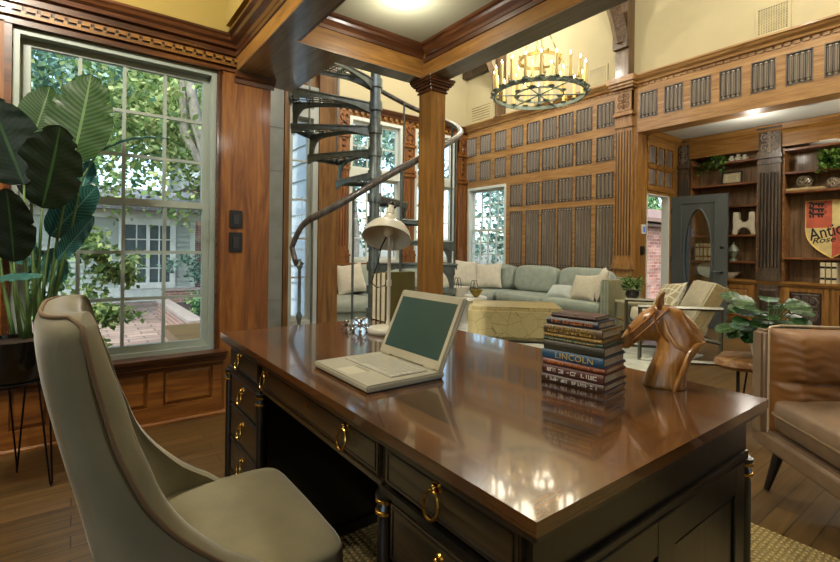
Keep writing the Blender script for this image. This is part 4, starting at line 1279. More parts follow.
# ================================================================== SPIRAL STAIR
SX, SYc, SR, RISE = 2.07, 3.43, .715, .197
st = thing('spiral_staircase', 'dark cast iron spiral staircase with openwork treads and curved handrail', 'staircase', (SX, SYc, 0))
m = MB(); m.tube([(SX, SYc, 0), (SX, SYc, 5.19)], .045, 20); m.lathe([(.14, 0), (.14, .02), (.07, .04), (.055, .1)], (SX, SYc, 0), 20); m.build('centre_pole', IRON, st, smooth=True)
STEP = radians(28)
A1 = radians(211)
def P(a, r, z): return (SX+r*cos(a), SYc+r*sin(a), z)
RA = [180, 187, 195, 211, 225, 239, 253, 267, 290, 310, 340, 385, 413, 560]; RZH = [1.10, 1.21, 1.30, 1.38, 1.47, 1.58, 1.69, 1.79, 1.95, 2.07, 2.25, 2.52, 2.72, 3.75]
def railz(a):
    return lerp(math.degrees(a), RA, RZH)
for k in range(1, 14):
    ac = A1+(k-1)*STEP; a0, a1 = ac-STEP*.56, ac+STEP*.56; z = RISE*k
    m = MB()
    # rim frame of the tread
    def arc(r, zz, n=7): return [P(a0+(a1-a0)*i/n, r, zz) for i in range(n+1)]
    loop = [P(a0, .06, z)]+arc(SR, z)+[P(a1, .06, z)]
    m.tube(loop, .012, 6, closed=True)
    # pierced deck: slats, rings
    for i in range(1, 6):
        r = .10+.115*i
        m.tube([P(a0+(a1-a0)*j/6, r, z+.006) for j in range(7)], .0055, 5)
    for j in range(1, 5):
        a = a0+(a1-a0)*j/5
        m.tube([P(a, .12 if j % 2 else .3, z+.006), P(a, SR, z+.006)], .0055, 5)
    for i in range(5):
        for j in range(5):
            r = .21+.115*i; a = a0+(a1-a0)*(j+.5)/5
            m.tube([P(a+.03*cos(q*pi/4)/max(r, .3)*.8, r+.03*sin(q*pi/4), z+.004) for q in range(8)], .0045, 4, closed=True)
    # apron lip under the edges
    for e in (a0, a1):
        o = len(m.v); nn = 10
        pr = [(.05+(SR-.05)*i/nn, z-.012-.055*(1-sin(pi*i/nn*.98))**1.5-.02) for i in range(nn+1)]
        dx, dy = -sin(e)*.006, cos(e)*.006
        for s in (-1, 1):
            for r, zl in pr:
                x, y, _ = P(e, r, z); m.v += [V((x+dx*s, y+dy*s, z)), V((x+dx*s, y+dy*s, zl))]
        w2_ = 2*(nn+1)
        for i in range(nn):
            q = o+2*i; m.f += [(q, q+2, q+3, q+1), (q+w2_, q+w2_+1, q+w2_+3, q+w2_+2), (q+1, q+3, q+w2_+3, q+w2_+1), (q, q+w2_, q+w2_+2, q+2)]; m.mi += [0]*4
    o = len(m.v)
    for s in (0, 1):
        for i in range(8):
            a = a0+(a1-a0)*i/7; m.v += [V(P(a, SR+.008, z+.012)), V(P(a, SR+.008, z-.035))]
    for i in range(7): m.f.append((o+2*i, o+2*i+2, o+2*i+3, o+2*i+1)); m.mi.append(0)
    m.tube([(SX, SYc, z-.06), (SX, SYc, z+.015)], .06, 16)
    tr_ = m.build('tread', IRON, st, smooth=True, angle=50)
    # flared riser bracket at the outer front corner, down to the tread below
    m = MB()
    if k > 1:
        prev = None; secs = 9
        o = len(m.v)
        for i in range(secs+1):
            t_ = i/secs; zz = z-.02-(RISE-.02)*t_
            hw_ = .018+.10*(1-t_)**2.6; cc = SR-.03-(.0)*t_
            for s in (-1, 1):
                for th in (-.012, .012):
                    a = a0+.03+th/SR
                    r = cc+(s*hw_ if s < 0 else .02)
                    m.v.append(V(P(a, r, zz)))
        for i in range(secs):
            q = o+4*i
            for (a, b_, c, d) in ((0, 1, 5, 4), (2, 6, 7, 3), (0, 4, 6, 2), (1, 3, 7, 5)):
                m.f.append((q+a, q+b_, q+c, q+d)); m.mi.append(0)
        m.build('riser_bracket', IRON, tr_, smooth=True, angle=60)
    # baluster
    a = a0+.06
    if k <= 13:
        m = MB(); m.tube([P(a, SR-.012, z), P(a, SR-.012, min(railz(a), 5))], .0095, 8); m.build('baluster', IRON, st, smooth=True)
# newel with turned knobs and the handrail with its curled end
an = radians(188)
m = MB(); x, y, _ = P(an, SR+.0, 0)
m.lathe([(.03, 0), (.03, .02), (.014, .04), (.013, .3), (.022, .33), (.013, .36), (.013, .55), (.02, .58), (.024, .6), (.013, .63), (.012, .95), (.022, .97), (.022, .985), (.012, 1.0), (.012, 1.03)], (x, y, 0), 14); m.build('newel_post', IRON, st, smooth=True)
m = MB(); pts = []
for i in range(9):      # volute
    q = i/8*pi*1.15
    pts.append((x+.055*(1-cos(q))*.4-.0*i, y-.0+.03*sin(q), 1.0+.012*i-.05*cos(q)*.2))
aa = an
hr_ = []
for i in range(90):
    a = radians(181)+i*radians(4)
    hr_.append(P(a, SR+.02, railz(a)))
m.tube([(x+.03, y+.02, 1.005), (x+.012, y+.03, .985), (x-.012, y+.03, .99), (x-.028, y+.02, 1.02)]+hr_[0:84], .025, 10, sx=1, sy=.8)
m.build('handrail', wood('handrail_wood', '#2b2724', '#4a443f', '#6b655e', 'z', rough=.38, coat=.15), st, smooth=True)
m = MB(); m.tube([(p[0], p[1], p[2]-.022) for p in hr_[2:84]], .008, 6); m.build('rail_band', IRON, st, smooth=True)

# ================================================================== SECTIONAL SOFA
sf = thing('sectional_sofa', 'long sage green sectional sofa under the panelled wall and far windows', 'sofa', (5.6, 5.2, 0))
SZ = .42
m = MB()
m.box(5.62, 3.46, .06, 6.42, 6.55, .27); m.box(2.35, 5.42, .06, 5.62, 6.55, .27)
m.build('base', SOFA, sf, bev=.015, smooth=True)
def cush(x0, y0, x1, y1, z0, z1, name='seat_cushion', mt=SOFA, e=.18, par=None):
    m = MB(); m.sellip(((x0+x1)/2, (y0+y1)/2, (z0+z1)/2), (x1-x0, y1-y0, z1-z0), .38, e, 32, 12); return m.build(name, mt, par or sf, smooth=True, angle=180)
for a, b_ in ((3.47, 4.42), (4.43, 5.38)): cush(5.56, a, 6.25, b_, .25, SZ+.015)
for a, b_ in ((2.36, 3.42), (3.43, 4.50), (4.51, 5.57)): cush(a, 5.34, b_, 6.35, .25, SZ+.015)
cush(5.55, 5.40, 6.28, 6.35, .25, SZ+.015)
m = MB(); m.box(6.24, 3.46, .27, 6.42, 6.55, .74); m.build('backrest', SOFA, sf, bev=.03, seg=3, smooth=True)
m = MB(); m.box(2.35, 6.38, .27, 6.23, 6.55, .74); m.build('backrest', SOFA, sf, bev=.03, seg=3, smooth=True)
m = MB(); m.box(5.60, 3.33, .05, 6.42, 3.465, .735); m.build('arm', SOFA_O, sf, bev=.012, seg=2, smooth=True)
m = MB()
for k in range(3): m.box(5.585, 3.345+.042*k, .07, 5.60, 3.375+.042*k, .725)
m.build('arm_channel', SOFA, sf, bev=.006, smooth=True)
for k, (a, b_) in enumerate(((3.62, 4.48), (4.52, 5.38), (5.42, 6.25))):
    m = MB(); m.sellip((0, 0, 0), (.24, b_-a, .44), .45, .3, 32, 14, M=T(6.16, (a+b_)/2, .64) @ RY(radians(12)) ); m.build('back_cushion', SOFA, sf, smooth=True, angle=180)
for k, (a, b_) in enumerate(((2.40, 3.30), (3.35, 4.3), (4.35, 5.30), (5.32, 6.0))):
    m = MB(); m.sellip((0, 0, 0), (b_-a, .24, .44), .45, .3, 32, 14, M=T((a+b_)/2, 6.28, .64) @ RX(radians(-12))); m.build('back_cushion', SOFA, sf, smooth=True, angle=180)
for x, y in ((5.68, 3.55), (6.35, 3.55), (2.42, 5.5), (2.42, 6.45), (5.68, 5.36)):
    m = MB(); m.tube([(x, y, 0), (x, y, .07)], [.02, .028], 8); m.build('leg', EBON, sf)
def pillow(lab, c, w, h, t, yaw, tilt, mt=PILW, group='throw pillows on the sectional sofa', roll=0):
    """a square cushion standing on its edge: yaw = way it faces, tilt = lean back"""
    M_ = RZ(yaw) @ RY(-tilt) @ RX(roll) @ Matrix(((0,0,1,0),(1,0,0,0),(0,1,0,0),(0,0,0,1)))
    m = MB(); m.pillow(w, h, t, M_, n=14)
    return solo(m, 'throw_pillow', mt, lab, 'pillow', group, smooth=True, angle=180, weld=True), c
def setp(r):
    o, c = r; o.location = c; ROOTM[o.name] = Matrix.Translation(c)
PILT = mat('textured_ivory_fabric', '#c9c4b2', .95, 0, .12, 50, .5, 70, 0, .3)
setp(pillow('textured ivory pillow in front of another against the sofa arm', (5.74, 3.80, .60), .43, .40, .16, radians(172), radians(24), PILT, roll=radians(4)))
setp(pillow('plain ivory pillow wedged upright against the olive sofa arm', (5.84, 3.60, .66), .44, .46, .15, radians(128), radians(18), PILW, roll=radians(-6)))
setp(pillow('small pale blue pillow slumped flat beside the textured ivory one', (5.78, 4.20, .50), .46, .28, .16, radians(185), radians(52), PILW2))
setp(pillow('white pillow on the sofa below the lone window of the panelled wall', (5.83, 5.78, .66), .50, .46, .17, radians(215), radians(20), PILW, roll=radians(3)))
setp(pillow('ivory pillow tucked in the sofa corner behind the white bowl', (5.46, 6.0, .70), .52, .48, .17, radians(250), radians(18), PILW, roll=radians(-7)))
setp(pillow('ivory pillow on the sofa just showing to the right of the wood column', (5.10, 6.12, .66), .46, .46, .17, radians(268), radians(20), PILW, roll=radians(8)))
setp(pillow('ivory pillow on the far sofa seen between the stair balusters, beside the wall pilaster', (2.76, 6.08, .66), .46, .44, .16, radians(275), radians(20), PILW, roll=radians(-4)))
setp(pillow('ivory pillow on the far sofa right behind a stair baluster, with a slumped top corner', (3.28, 6.10, .66), .50, .46, .16, radians(268), radians(20), PILW, roll=radians(7)))

# ================================================================== OTTOMAN + ROUND TABLE + BOWLS
OTT = None
def crackle():
    m, nt, b = new_mat('crackled_gold_leather')
    co = coords(nt)
    v = N(nt, 'ShaderNodeTexVoronoi', feature='DISTANCE_TO_EDGE'); v.inputs['Scale'].default_value = 5.5; v.inputs['Randomness'].default_value = 1
    nt.links.new(co, v.inputs['Vector'])
    v2 = N(nt, 'ShaderNodeTexVoronoi', feature='DISTANCE_TO_EDGE'); v2.inputs['Scale'].default_value = 15; nt.links.new(co, v2.inputs['Vector'])
    mn = N(nt, 'ShaderNodeMath', operation='MINIMUM'); nt.links.new(v.outputs['Distance'], mn.inputs[0])
    ad = N(nt, 'ShaderNodeMath', operation='ADD'); nt.links.new(v2.outputs['Distance'], ad.inputs[0]); ad.inputs[1].default_value = .006; nt.links.new(ad.outputs[0], mn.inputs[1])
    nt.links.new(ramp(nt, mn.outputs[0], [(.005, '#70643a'), (.018, '#a09266')]), b.inputs['Base Color'])
    b.inputs['Roughness'].default_value = .45
    return m
ot = thing('upholstered_ottoman', 'large ottoman covered in crackled golden leather', 'ottoman', (4.50, 3.98, 0), radians(-45))
m = MB(); m.box(-.58, -.40, .03, .58, .40, .43); m.build('body', crackle(), ot, bev=.05, seg=4, smooth=True, world=False, angle=60)
m = MB(); m.box(-.56, -.38, 0, .56, .38, .03); m.build('base', EBON, ot, world=False)
tb_ = thing('round_coffee_table', 'low round white table behind the golden ottoman', 'table', (4.52, 4.94, 0))
m = MB(); m.lathe([(.0, .40), (.30, .40), (.32, .41), (.32, .435), (.30, .445), (0, .445)], (4.52, 4.94, 0), 36); m.build('top', WHITEC, tb_, smooth=True)
m = MB(); m.lathe([(.22, 0), (.21, .02), (.08, .06), (.07, .3), (.2, .4)], (4.52, 4.94, 0), 28); m.build('pedestal', WHITEC, tb_, smooth=True)
def bowl(lab, x, y, r, mt, h):
    t = thing('handled_bowl', lab, 'bowl', (x, y, .445), 0, 'bowls with looped handles on the round white table')
    m = MB(); m.lathe([(.0, 0), (r*.32, 0), (r*.34, .012), (r*.62, h*.35), (r*.93, h*.8), (r, h), (r*.95, h), (r*.86, h*.75), (r*.5, h*.3), (0, .02)], (x, y, .445), 28); m.build('body', mt, t, smooth=True)
    for s in (-1, 1):
        m = MB(); m.tube([V((x, y, .445))+RGT*(s*.02-.03)+RGT*(.035*cos(pi*k/10))+V((0, 0, h+.15*sin(pi*k/10)-.02)) for k in range(11)], .004, 6); m.build('handle', BLKMETAL, t, smooth=True)
    return t
bowl('larger white bowl with looped black handle on the round white table', 4.38, 4.90, .15, WHITEC, .145)
bowl('smaller olive gold bowl with looped handle on the round white table', 4.54, 4.73, .095, mat('gilt_glaze', '#8d7a33', .3, .4, .1), .11)

# ================================================================== ARMCHAIR, END TABLE
ac = thing('metal_frame_armchair', 'steel framed armchair with cream cushions, turned towards the ottoman', 'armchair', (5.136, 2.37, 0), radians(-50))
# local: faces -x, near side -y
FR = mat('pewter_steel', '#6f6e66', .35, 1, .1)
def bar(mb, a, b_, w=.028): mb.tube([a, b_], w*.7, 4)
for s in (-1, 1):
    m = MB(); y = s*.34
    for a, b_ in (((-.38, y, .018), (.40, y, .018)), ((-.36, y, .0), (-.36, y, .555)), ((.38, y, 0), (.38, y, .555)), ((-.38, y, .555), (.40, y, .555)), ((-.30, y, .34), (.38, y, .22))): bar(m, a, b_)
    m.build('side_frame', FR, ac, world=False)
m = MB(); bar(m, (-.30, -.34, .32), (-.30, .34, .32)); bar(m, (.30, -.34, .24), (.30, .34, .24)); m.build('cross_rail', FR, ac, world=False)
CH = mat('cream_chair_fabric', '#bdb69c', .9, 0, .1, 20, .2, 200, 0, .2); CHS = mat('tan_chair_fabric', '#9c8a5f', .9, 0, .15, 40, .2, 200)
m = MB(); m.sellip((0, 0, 0), (.64, .60, .16), .3, .2, 32, 12, M=T(-.02, 0, .38) @ RY(radians(8))); m.build('seat_cushion', CH, ac, smooth=True, world=False, angle=180)
m = MB(); Mb = T(.30, 0, .56) @ RY(radians(27)); m.box(-.085, -.30, -.26, .02, .30, .25, 0, Mb); m.build('backrest', CH, ac, smooth=True, world=False, bev=.022, seg=3)
m = MB(); m.box(.02, -.302, -.265, .06, .302, .252, 0, Mb); m.box(-.07, -.306, -.25, .02, -.298, .24, 0, Mb); m.box(-.07, .298, -.25, .02, .306, .24, 0, Mb); m.build('back_border', CHS, ac, world=False, bev=.004, seg=1)
def trellis():
    m, nt, b = new_mat('trellis_pillow_fabric')
    co = coords(nt, (1, 1, 1), rot=(.6, .4, .8))
    v = N(nt, 'ShaderNodeTexVoronoi', feature='DISTANCE_TO_EDGE'); v.inputs['Scale'].default_value = 13; v.inputs['Randomness'].default_value = .15
    nt.links.new(co, v.inputs['Vector'])
    nt.links.new(ramp(nt, v.outputs['Distance'], [(.05, '#d8d2bc'), (.12, '#a59c80')]), b.inputs['Base Color'])
    b.inputs['Roughness'].default_value = .95
    return m
setp(pillow('trellis patterned pillow leaning on the back of the steel armchair', (5.165, 2.385, .625), .42, .36, .14, radians(-50+192), radians(30), trellis(), None, roll=radians(8)))
et = thing('end_table', 'small pale metal end table between sofa arm and armchair', 'table', (5.60, 2.96, 0), radians(-36))
m = MB(); m.box(-.2, -.2, .475, .2, .2, .50); m.build('top', mat('pale_stone', '#aaa68c', .4), et, world=False, bev=.004)
for x in (-.185, .185):
    for y in (-.185, .185):
        m = MB(); m.box(x-.012, y-.012, 0, x+.012, y+.012, .475); m.build('leg', STEEL, et, world=False)
m = MB()
for s in (-.185, .185): m.box(-.185, s-.008, .26, .185, s+.008, .276); m.box(s-.008, -.185, .26, s+.008, .185, .276)
m.build('stretcher', BRASS, et, world=False)
t = book('hardback_book', 'ivory book lying on the small metal end table under the potted fern', 5.62, 2.93, .50, .2, .27, .022, bc_('ivory', '#c8c0a4'), radians(50))
GREEN = foliage_mat('bright_leaf', '#1f3d14', '#3f6b26', '#7d9a48', 8)
GREEND = foliage_mat('deep_leaf', '#12301a', '#2c5a30', '#5d8a4a', 8)
def tuft(mb, c, n, R, up=.6, size=.03, droop=.4, seed=1, thin=.35, zmin=None):
    rr = random.Random(seed)
    for i in range(n):
        a = rr.uniform(0, 2*pi); r = R*sqrt(rr.random()); el = rr.uniform(.1, 1)
        d = V((cos(a), sin(a), 0))
        p = V(c)+d*r+V((0, 0, up*R*el-droop*r*rr.random()))
        if zmin is not None: p.z = max(p.z, zmin)
        ax_ = (d*rr.uniform(.4, 1)+V((rr.uniform(-.5, .5), rr.uniform(-.5, .5), rr.uniform(-.4, .9)))).normalized()
        sd = ax_.cross(V((rr.uniform(-1, 1), rr.uniform(-1, 1), rr.uniform(.2, 1)))).normalized()
        L = size*rr.uniform(.7, 1.4); w = L*thin
        nr = sd.cross(ax_)
        mb.add([p, p+ax_*L*.5+sd*w+nr*w*.2, p+ax_*L, p+ax_*L*.5-sd*w+nr*w*.2], [(0, 1, 2, 3)])
fp = thing('potted_fern', 'small fern in a dark round pot on the end table by the doorway', 'plant', (5.64, 3.05, .522), 0)
m = MB(); m.lathe([(.0, 0), (.05, 0), (.085, .05), (.075, .10), (.065, .105), (.06, .08), (0, .08)], (5.64, 3.05, .522), 20); m.build('pot', BLK, fp, smooth=True)
m = MB(); tuft(m, (5.64, 3.05, .63), 240, .085, 1.9, .06, .5, 3, .14); m.build('foliage', GREEN, fp)

# ================================================================== STUMP TABLE AND ITS PLANT
sx, sy, sz = 3.52, 1.08, .44
stp = thing('wood_slab_side_table', 'small live edge wood slab table on black hairpin legs', 'table', (sx, sy, 0))
m = MB(); rr = random.Random(5)
prof2 = [(1+.10*sin(3*a)+.06*sin(5*a+1)+.03*sin(11*a)) for a in [2*pi*k/40 for k in range(40)]]
def slab(z, sc): return [(sx+.225*sc*prof2[k]*cos(2*pi*k/40), sy+.225*sc*prof2[k]*sin(2*pi*k/40), z) for k in range(40)]
r0 = slab(sz-.06, .86); r1 = slab(sz-.035, 1.0); r2_ = slab(sz-.004, .97); r3 = slab(sz, .95)
m.add(r0+r1+r2_+r3, [(i+40*j, (i+1) % 40+40*j, (i+1) % 40+40*(j+1), i+40*(j+1)) for j in range(3) for i in range(40)]+[tuple(range(40))[::-1], tuple(range(120, 160))]); m.build('top', STUMPW, stp, smooth=True, angle=40)
for a in (2.9, 5.0, .8):
    d = V((cos(a), sin(a), 0)); n_ = V((-sin(a), cos(a), 0)); c = V((sx, sy, 0))
    m = MB(); m.tube([c+d*.13-n_*.03+V((0, 0, sz-.06)), c+d*.17-n_*.004+V((0, 0, .008)), c+d*.17+n_*.004+V((0, 0, .008)), c+d*.13+n_*.03+V((0, 0, sz-.06))], .005, 8); m.build('hairpin_leg', BLKMETAL, stp, smooth=True)
fg = thing('leafy_potted_plant', 'round-leaved green plant in a white pot on the wood slab table', 'plant', (sx+.05, sy-.05, sz))
c0 = V((sx+.05, sy-.05, sz))
m = MB(); m.lathe([(0, 0), (.075, 0), (.10, .12), (.10, .13), (.09, .13), (.085, .1), (0, .1)], c0, 24); m.build('pot', WHITEC, fg, smooth=True)
FL1 = leaf_mat('fiddle_leaf', '#0f2c16', '#33602f', '#7fa668', 14, .3, .2); FL2 = leaf_mat('pale_fiddle_leaf', '#3c6350', '#8fb3a0', '#c3d6c4', 14, .3, .2)
rr = random.Random(11)
for k in range(90):
    a = rr.uniform(0, 2*pi); el = rr.uniform(-.7, 1.0); d = V((cos(a)*.95, sin(a)*.95, 0))
    reach = rr.uniform(.08, .30)*(1.15-.35*max(0, el))
    b_ = c0+V((0, 0, .18+.18*max(0, el)+rr.uniform(-.01, .02)))+d*reach*.62
    L = rr.uniform(.12, .18)
    tip = b_+d*L*.8+V((0, 0, L*(.35*el-.25)))
    nrm = (d*.55+V((0, 0, .8))-FWD*.35).normalized()
    mt = FL2 if k % 8 == 0 else FL1
    blade(b_, tip, L*.78, nrm, mt, sag=-.05, fold_=.12, nu=8, nv=6, shape=.9).build('leaf', mt, fg, smooth=True, angle=180)
    m = MB(); m.tube([c0+V((0, 0, .09)), (c0+b_)/2+V((0, 0, .09)), b_], .0035, 5, caps=False); m.build('stem', STEMM, fg, smooth=True)

# ================================================================== LEATHER SOFA
ls = thing('leather_sofa', 'cognac brown leather sofa with tufted back and dark splayed legs', 'sofa', (2.60, .815, 0), radians(-45))
def LB_(mb, name, mt, **kw): return mb.build(name, mt, ls, world=False, **kw)
WS = 1.75
m = MB(); m.box(0, -.92, .225, WS, .0, .315); LB_(m, 'base_rail', LEATHER2, bev=.02, seg=3, smooth=True)
m = MB(); m.box(.0, -.095, .25, .05, .0, .765); LB_(m, 'side_panel', LEATHER2, bev=.016, seg=3, smooth=True)
m = MB(); m.box(WS-.05, -.095, .25, WS, .0, .765); LB_(m, 'side_panel', LEATHER2, bev=.016, seg=3, smooth=True)
m = MB(); m.box(.04, -.05, .3, WS-.04, 0, .765); LB_(m, 'back_panel', LEATHER, bev=.015, seg=2, smooth=True)
# tufted, gathered back cushion
def tuft_back(u, v):
    x = .02+(WS-.04)*u; z = .30+.475*v
    edge = min(u, 1-u); bul = (max(0, 1-(2*v-1)**6))**.5*(min(1, edge/.05))**.5
    d = .075+.115*bul
    for cx, cz in [(.42*k+.42, .55) for k in range(0, 4)]:
        r2 = ((x-cx)/.11)**2+((z-cz)/.07)**2
        d -= .045*math.exp(-r2)
    d -= .022*math.exp(-((z-.55)/.016)**2)*bul
    for cx in (.42, .84, 1.26): d -= .010*math.exp(-((x-cx+.05*(z-.55))/.010)**2)*bul
    g_ = math.exp(-x/.14)
    d += math.exp(-x/.09)*.009*sin(z*170+sin(x*60+z*20)*1.6)*bul
    d += .0022*sin(z*95+x*31+2*sin(x*9))*math.exp(-((z-.42)/.1)**2)*bul
    d += .004*sin(x*40+z*60)*bul*math.exp(-((z-.56)/.08)**2)
    return (x, -d-.02, z)
m = MB(); m.grid(tuft_back, 150, 60); LB_(m, 'back_cushion', LEATHER, smooth=True, angle=180)
m = MB(); m.tube([(.024, -.10, .28), (.022, -.102, .5), (.024, -.10, .765), (.04, -.075, .778), (.1, -.05, .782), (WS-.06, -.06, .785)], .006, 8); LB_(m, 'welt', mat('pale_welt', '#b9a283', .6), smooth=True)
def seatc(p):
    q = V(p)
    if q.z > 0: q.z += .02*max(0, 1-(q.x/.85)**2)
    return q
m = MB(); m.sellip((WS/2, -.515, .395), (WS-.03, .82, .18), .30, .10, 64, 18, fn=seatc); LB_(m, 'seat_cushion', LEATHER2, smooth=True, angle=180)
m = MB()
pp = []
for k in range(60):
    t_ = 2*pi*k/60; q_ = lambda x, e: math.copysign(abs(x)**e, x)
    pp.append((WS/2+q_(cos(t_), .10)*(WS-.03)/2*1.003, -.515+q_(sin(t_), .10)*.41*1.004, .40))
m.tube(pp, .006, 7, closed=True); LB_(m, 'seat_piping', PIPING, smooth=True, angle=180)
for x, y, dx, dy in ((.10, -.07, -.035, .05), (WS-.10, -.07, .035, .05), (.10, -.84, -.035, -.04), (WS-.10, -.84, .035, -.04)):
    m = MB(); m.tube([(x, y, .24), (x+dx, y+dy, .006)], [.026, .013], 12); LB_(m, 'leg', EBON, smooth=True)

# ================================================================== RUGS
def weave(name, a, b2, s, rot=0):
    m, nt, b = new_mat(name)
    co = coords(nt, (1, 1, 1), rot=(0, 0, rot))
    w1_ = N(nt, 'ShaderNodeTexWave', wave_type='BANDS', bands_direction='X'); w1_.inputs['Scale'].default_value = s; w1_.inputs['Distortion'].default_value = 1.2
    w2_ = N(nt, 'ShaderNodeTexWave', wave_type='BANDS', bands_direction='Y'); w2_.inputs['Scale'].default_value = s*1.3; w2_.inputs['Distortion'].default_value = 1.2
    nt.links.new(co, w1_.inputs[0]); nt.links.new(co, w2_.inputs[0])
    mu = N(nt, 'ShaderNodeMath', operation='MULTIPLY'); nt.links.new(w1_.outputs['Fac'], mu.inputs[0]); nt.links.new(w2_.outputs['Fac'], mu.inputs[1])
    nt.links.new(ramp(nt, mu.outputs[0], [(.05, a), (.6, b2)]), b.inputs['Base Color']); b.inputs['Roughness'].default_value = .95
    bump(nt, b, mu.outputs[0], .9, .01)
    return m
m = MB(); m.box(.20, -1.6, .0005, 2.235, 1.90, .013)
solo(m, 'jute_rug', weave('jute_weave', '#8a7644', '#b8a470', 13), 'braided tan jute rug under the desk', 'rug', loc=(1.2, .1, 0))
m = MB(); m.box(2.75, 2.15, .0005, 5.45, 5.2, .012)
solo(m, 'pale_area_rug', mat('pale_rug_pile', '#b9bdb2', .95, 0, .25, 5, .4, 120), 'pale grey white area rug under armchair and ottoman', 'rug', loc=(4.1, 3.6, 0))
# ================================================================== LIBRARY BOOKCASE
bk = thing('library_bookcase', 'built-in oak library bookcase with dark fluted pilasters and carved lower doors', 'bookcase', (7.9, 1.0, 0))
BX0, BX1 = XB, 8.065
bays = [(2.385, 3.27), (.90, 2.085), (-.60, .66)]
pils = [(3.29, 3.445), (2.105, 2.36), (.68, .88)]
yend = -.60
m = MB(); m.box(BX1-.02, yend, .7, BX1, 3.44, 2.9); bk_back = m.build('back_panel', SHELFB, bk)
m = MB()
for a, b_ in bays:
    for q in (a, b_):
        m = MB(); m.box(BX0+.03, q-.012, .74, BX1-.02, q+.012, 2.56); m.build('side_panel', SHELFW, bk)
shelf_z = [[.995, 1.385, 1.815, 2.145, 2.475], [1.065, 1.965, 2.225, 2.545], [1.065, 1.5, 1.965, 2.3]]
for (a, b_), zs_ in zip(bays, shelf_z):
    for z in zs_:
        m = MB(); m.box(BX0+.012, a+.013, z-.028, BX1-.021, b_-.013, z); m.build('shelf', wood('shelf_board', '#4a2713', '#74421f', '#8f5a2c', 'y', rough=.4) if 'shelf_board' not in bpy.data.materials else bpy.data.materials['shelf_board'], bk, bev=.004, seg=2)
m = MB(); m.box(BX0-.03, yend, .70, BX1, 3.44, .735); m.box(BX0-.015, yend, .675, BX1, 3.44, .70); m.build('counter', OAK_Y, bk, bev=.005)
m = MB(); m.box(BX0+.02, yend, 0, BX1, 3.44, .675); m.box(BX0, yend, 0, BX0+.03, 3.44, .09)
m.build('cabinet_body', OAK_Z, bk)
# cornice over the bays
m = MB(); m.box(BX0+.015, yend, 2.585, BX1, 3.44, 2.9)
m.prism([(BX0+.015-o, 2.77+u) for o, u in [(0, 0), (.01, 0), (.03, .03), (.06, .05), (.09, .12), (0, .12)]], 'y', yend, 3.44); m.build('cornice', OAK_Y, bk)
for (y0, y1) in pils:
    w = y1-y0; yc = (y0+y1)/2
    m = MB()
    m.box(BX0-.03, y0, .735, BX0+.03, y1, 2.9); m.box(BX0-.05, y0-.015, .735, BX0, y1+.015, .80); m.box(BX0-.042, y0-.01, .80, BX0, y1+.01, .85)
    m.box(BX0-.06, y0-.02, 2.44, BX0, y1+.02, 2.49); m.box(BX0-.045, y0-.012, 2.36, BX0, y1+.012, 2.40); m.box(BX0-.065, y0-.02, 2.84, BX0, y1+.02, 2.9)
    n = 5
    for k in range(n):
        c = y0+w*(.18+.64*k/(n-1)); m.tube([(BX0-.032, c, .92), (BX0-.032, c, 2.24)], w/n*.27, 8)
    m.box(BX0-.03, y0+.01, 0, BX0+.02, y1-.01, .675)
    p = m.build('pilaster', DKPIL, bk, smooth=True, angle=30)
    m = MB()
    for k in range(n+1):
        c = y0+w*(.10+.16*k); m.box(BX0-.034, c-.006, .92, BX0-.029, c+.006, 2.24)  # dark strips stand in for shade between the flutes
    m.build('flute_shade_strip', EBON, p)
    m = MB(); scroll(m, BX0-.042, yc, 2.665, w*.86, .30)
    for k in range(14):
        rr = random.Random(k); m.ball((BX0-.032, yc+rr.uniform(-.38, .38)*w, 2.665+rr.uniform(-.13, .13)), .012, 7, 4, (.8, 1.2, 1.2))
    m.build('carved_plaque', mat('lit_plaque_wood', '#85786a', .35) if 'lit_plaque_wood' not in bpy.data.materials else bpy.data.materials['lit_plaque_wood'], p, smooth=True)  # relief highlights are put into this paler wood colour
    m = MB(); m.frus(y0+.03, .12, y1-.03, .62, 0, .012, .02, M=T(BX0-.03, 0, 0) @ Matrix(((0,0,-1,0),(1,0,0,0),(0,1,0,0),(0,0,0,1)))); m.build('plinth_panel', CARVED, p)
MX = Matrix(((0,0,-1,0),(1,0,0,0),(0,1,0,0),(0,0,0,1)))     # (y, z, depth) -> world, facing -x
def cab_door(y0, y1, carved):
    m = MB()
    for a, b_, c, d in ((y0, y0+.07, .11, .66), (y1-.07, y1, .11, .66), (y0+.07, y1-.07, .11, .18), (y0+.07, y1-.07, .60, .66)): m.box(BX0-.004, a, c, BX0+.02, b_, d)
    o = m.build('door', OAK_Z, bk, bev=.003, seg=1)
    m = MB(); m.frus(y0+.07, .18, y1-.07, .60, 0, .016, .03, M=T(BX0+.016, 0, 0) @ MX); m.build('door_panel', CARVED if carved else OAK_Z, o)
    if carved:
        m = MB(); yc, zc = (y0+y1)/2, .39; w = y1-y0-.18
        scroll(m, BX0-.004, yc, zc, w, .37)
        m.tube([(BX0-.004, yc+.075*cos(2*pi*k/24), zc+.075*sin(2*pi*k/24)) for k in range(24)], .011, 6, closed=True)
        for k in range(6): m.tube([(BX0-.004, yc+.06*cos(k*pi/3+.1*q)*(1-q/8), zc+.06*sin(k*pi/3+.1*q)*(1-q/8)) for q in range(7)], .006, 5)
        for s in (-1, 1):
            for f in (-1, 1):
                m.tube([(BX0-.004, yc+s*(w*.28+.035*cos(q*.7)*(1-q/14)), zc+f*(.125+.035*sin(q*.7)*(1-q/14))) for q in range(11)], .008, 6)
        m.build('carving', mat('carving_wood', '#5c5148', .32) if 'carving_wood' not in bpy.data.materials else bpy.data.materials['carving_wood'], o, smooth=True)
    return o
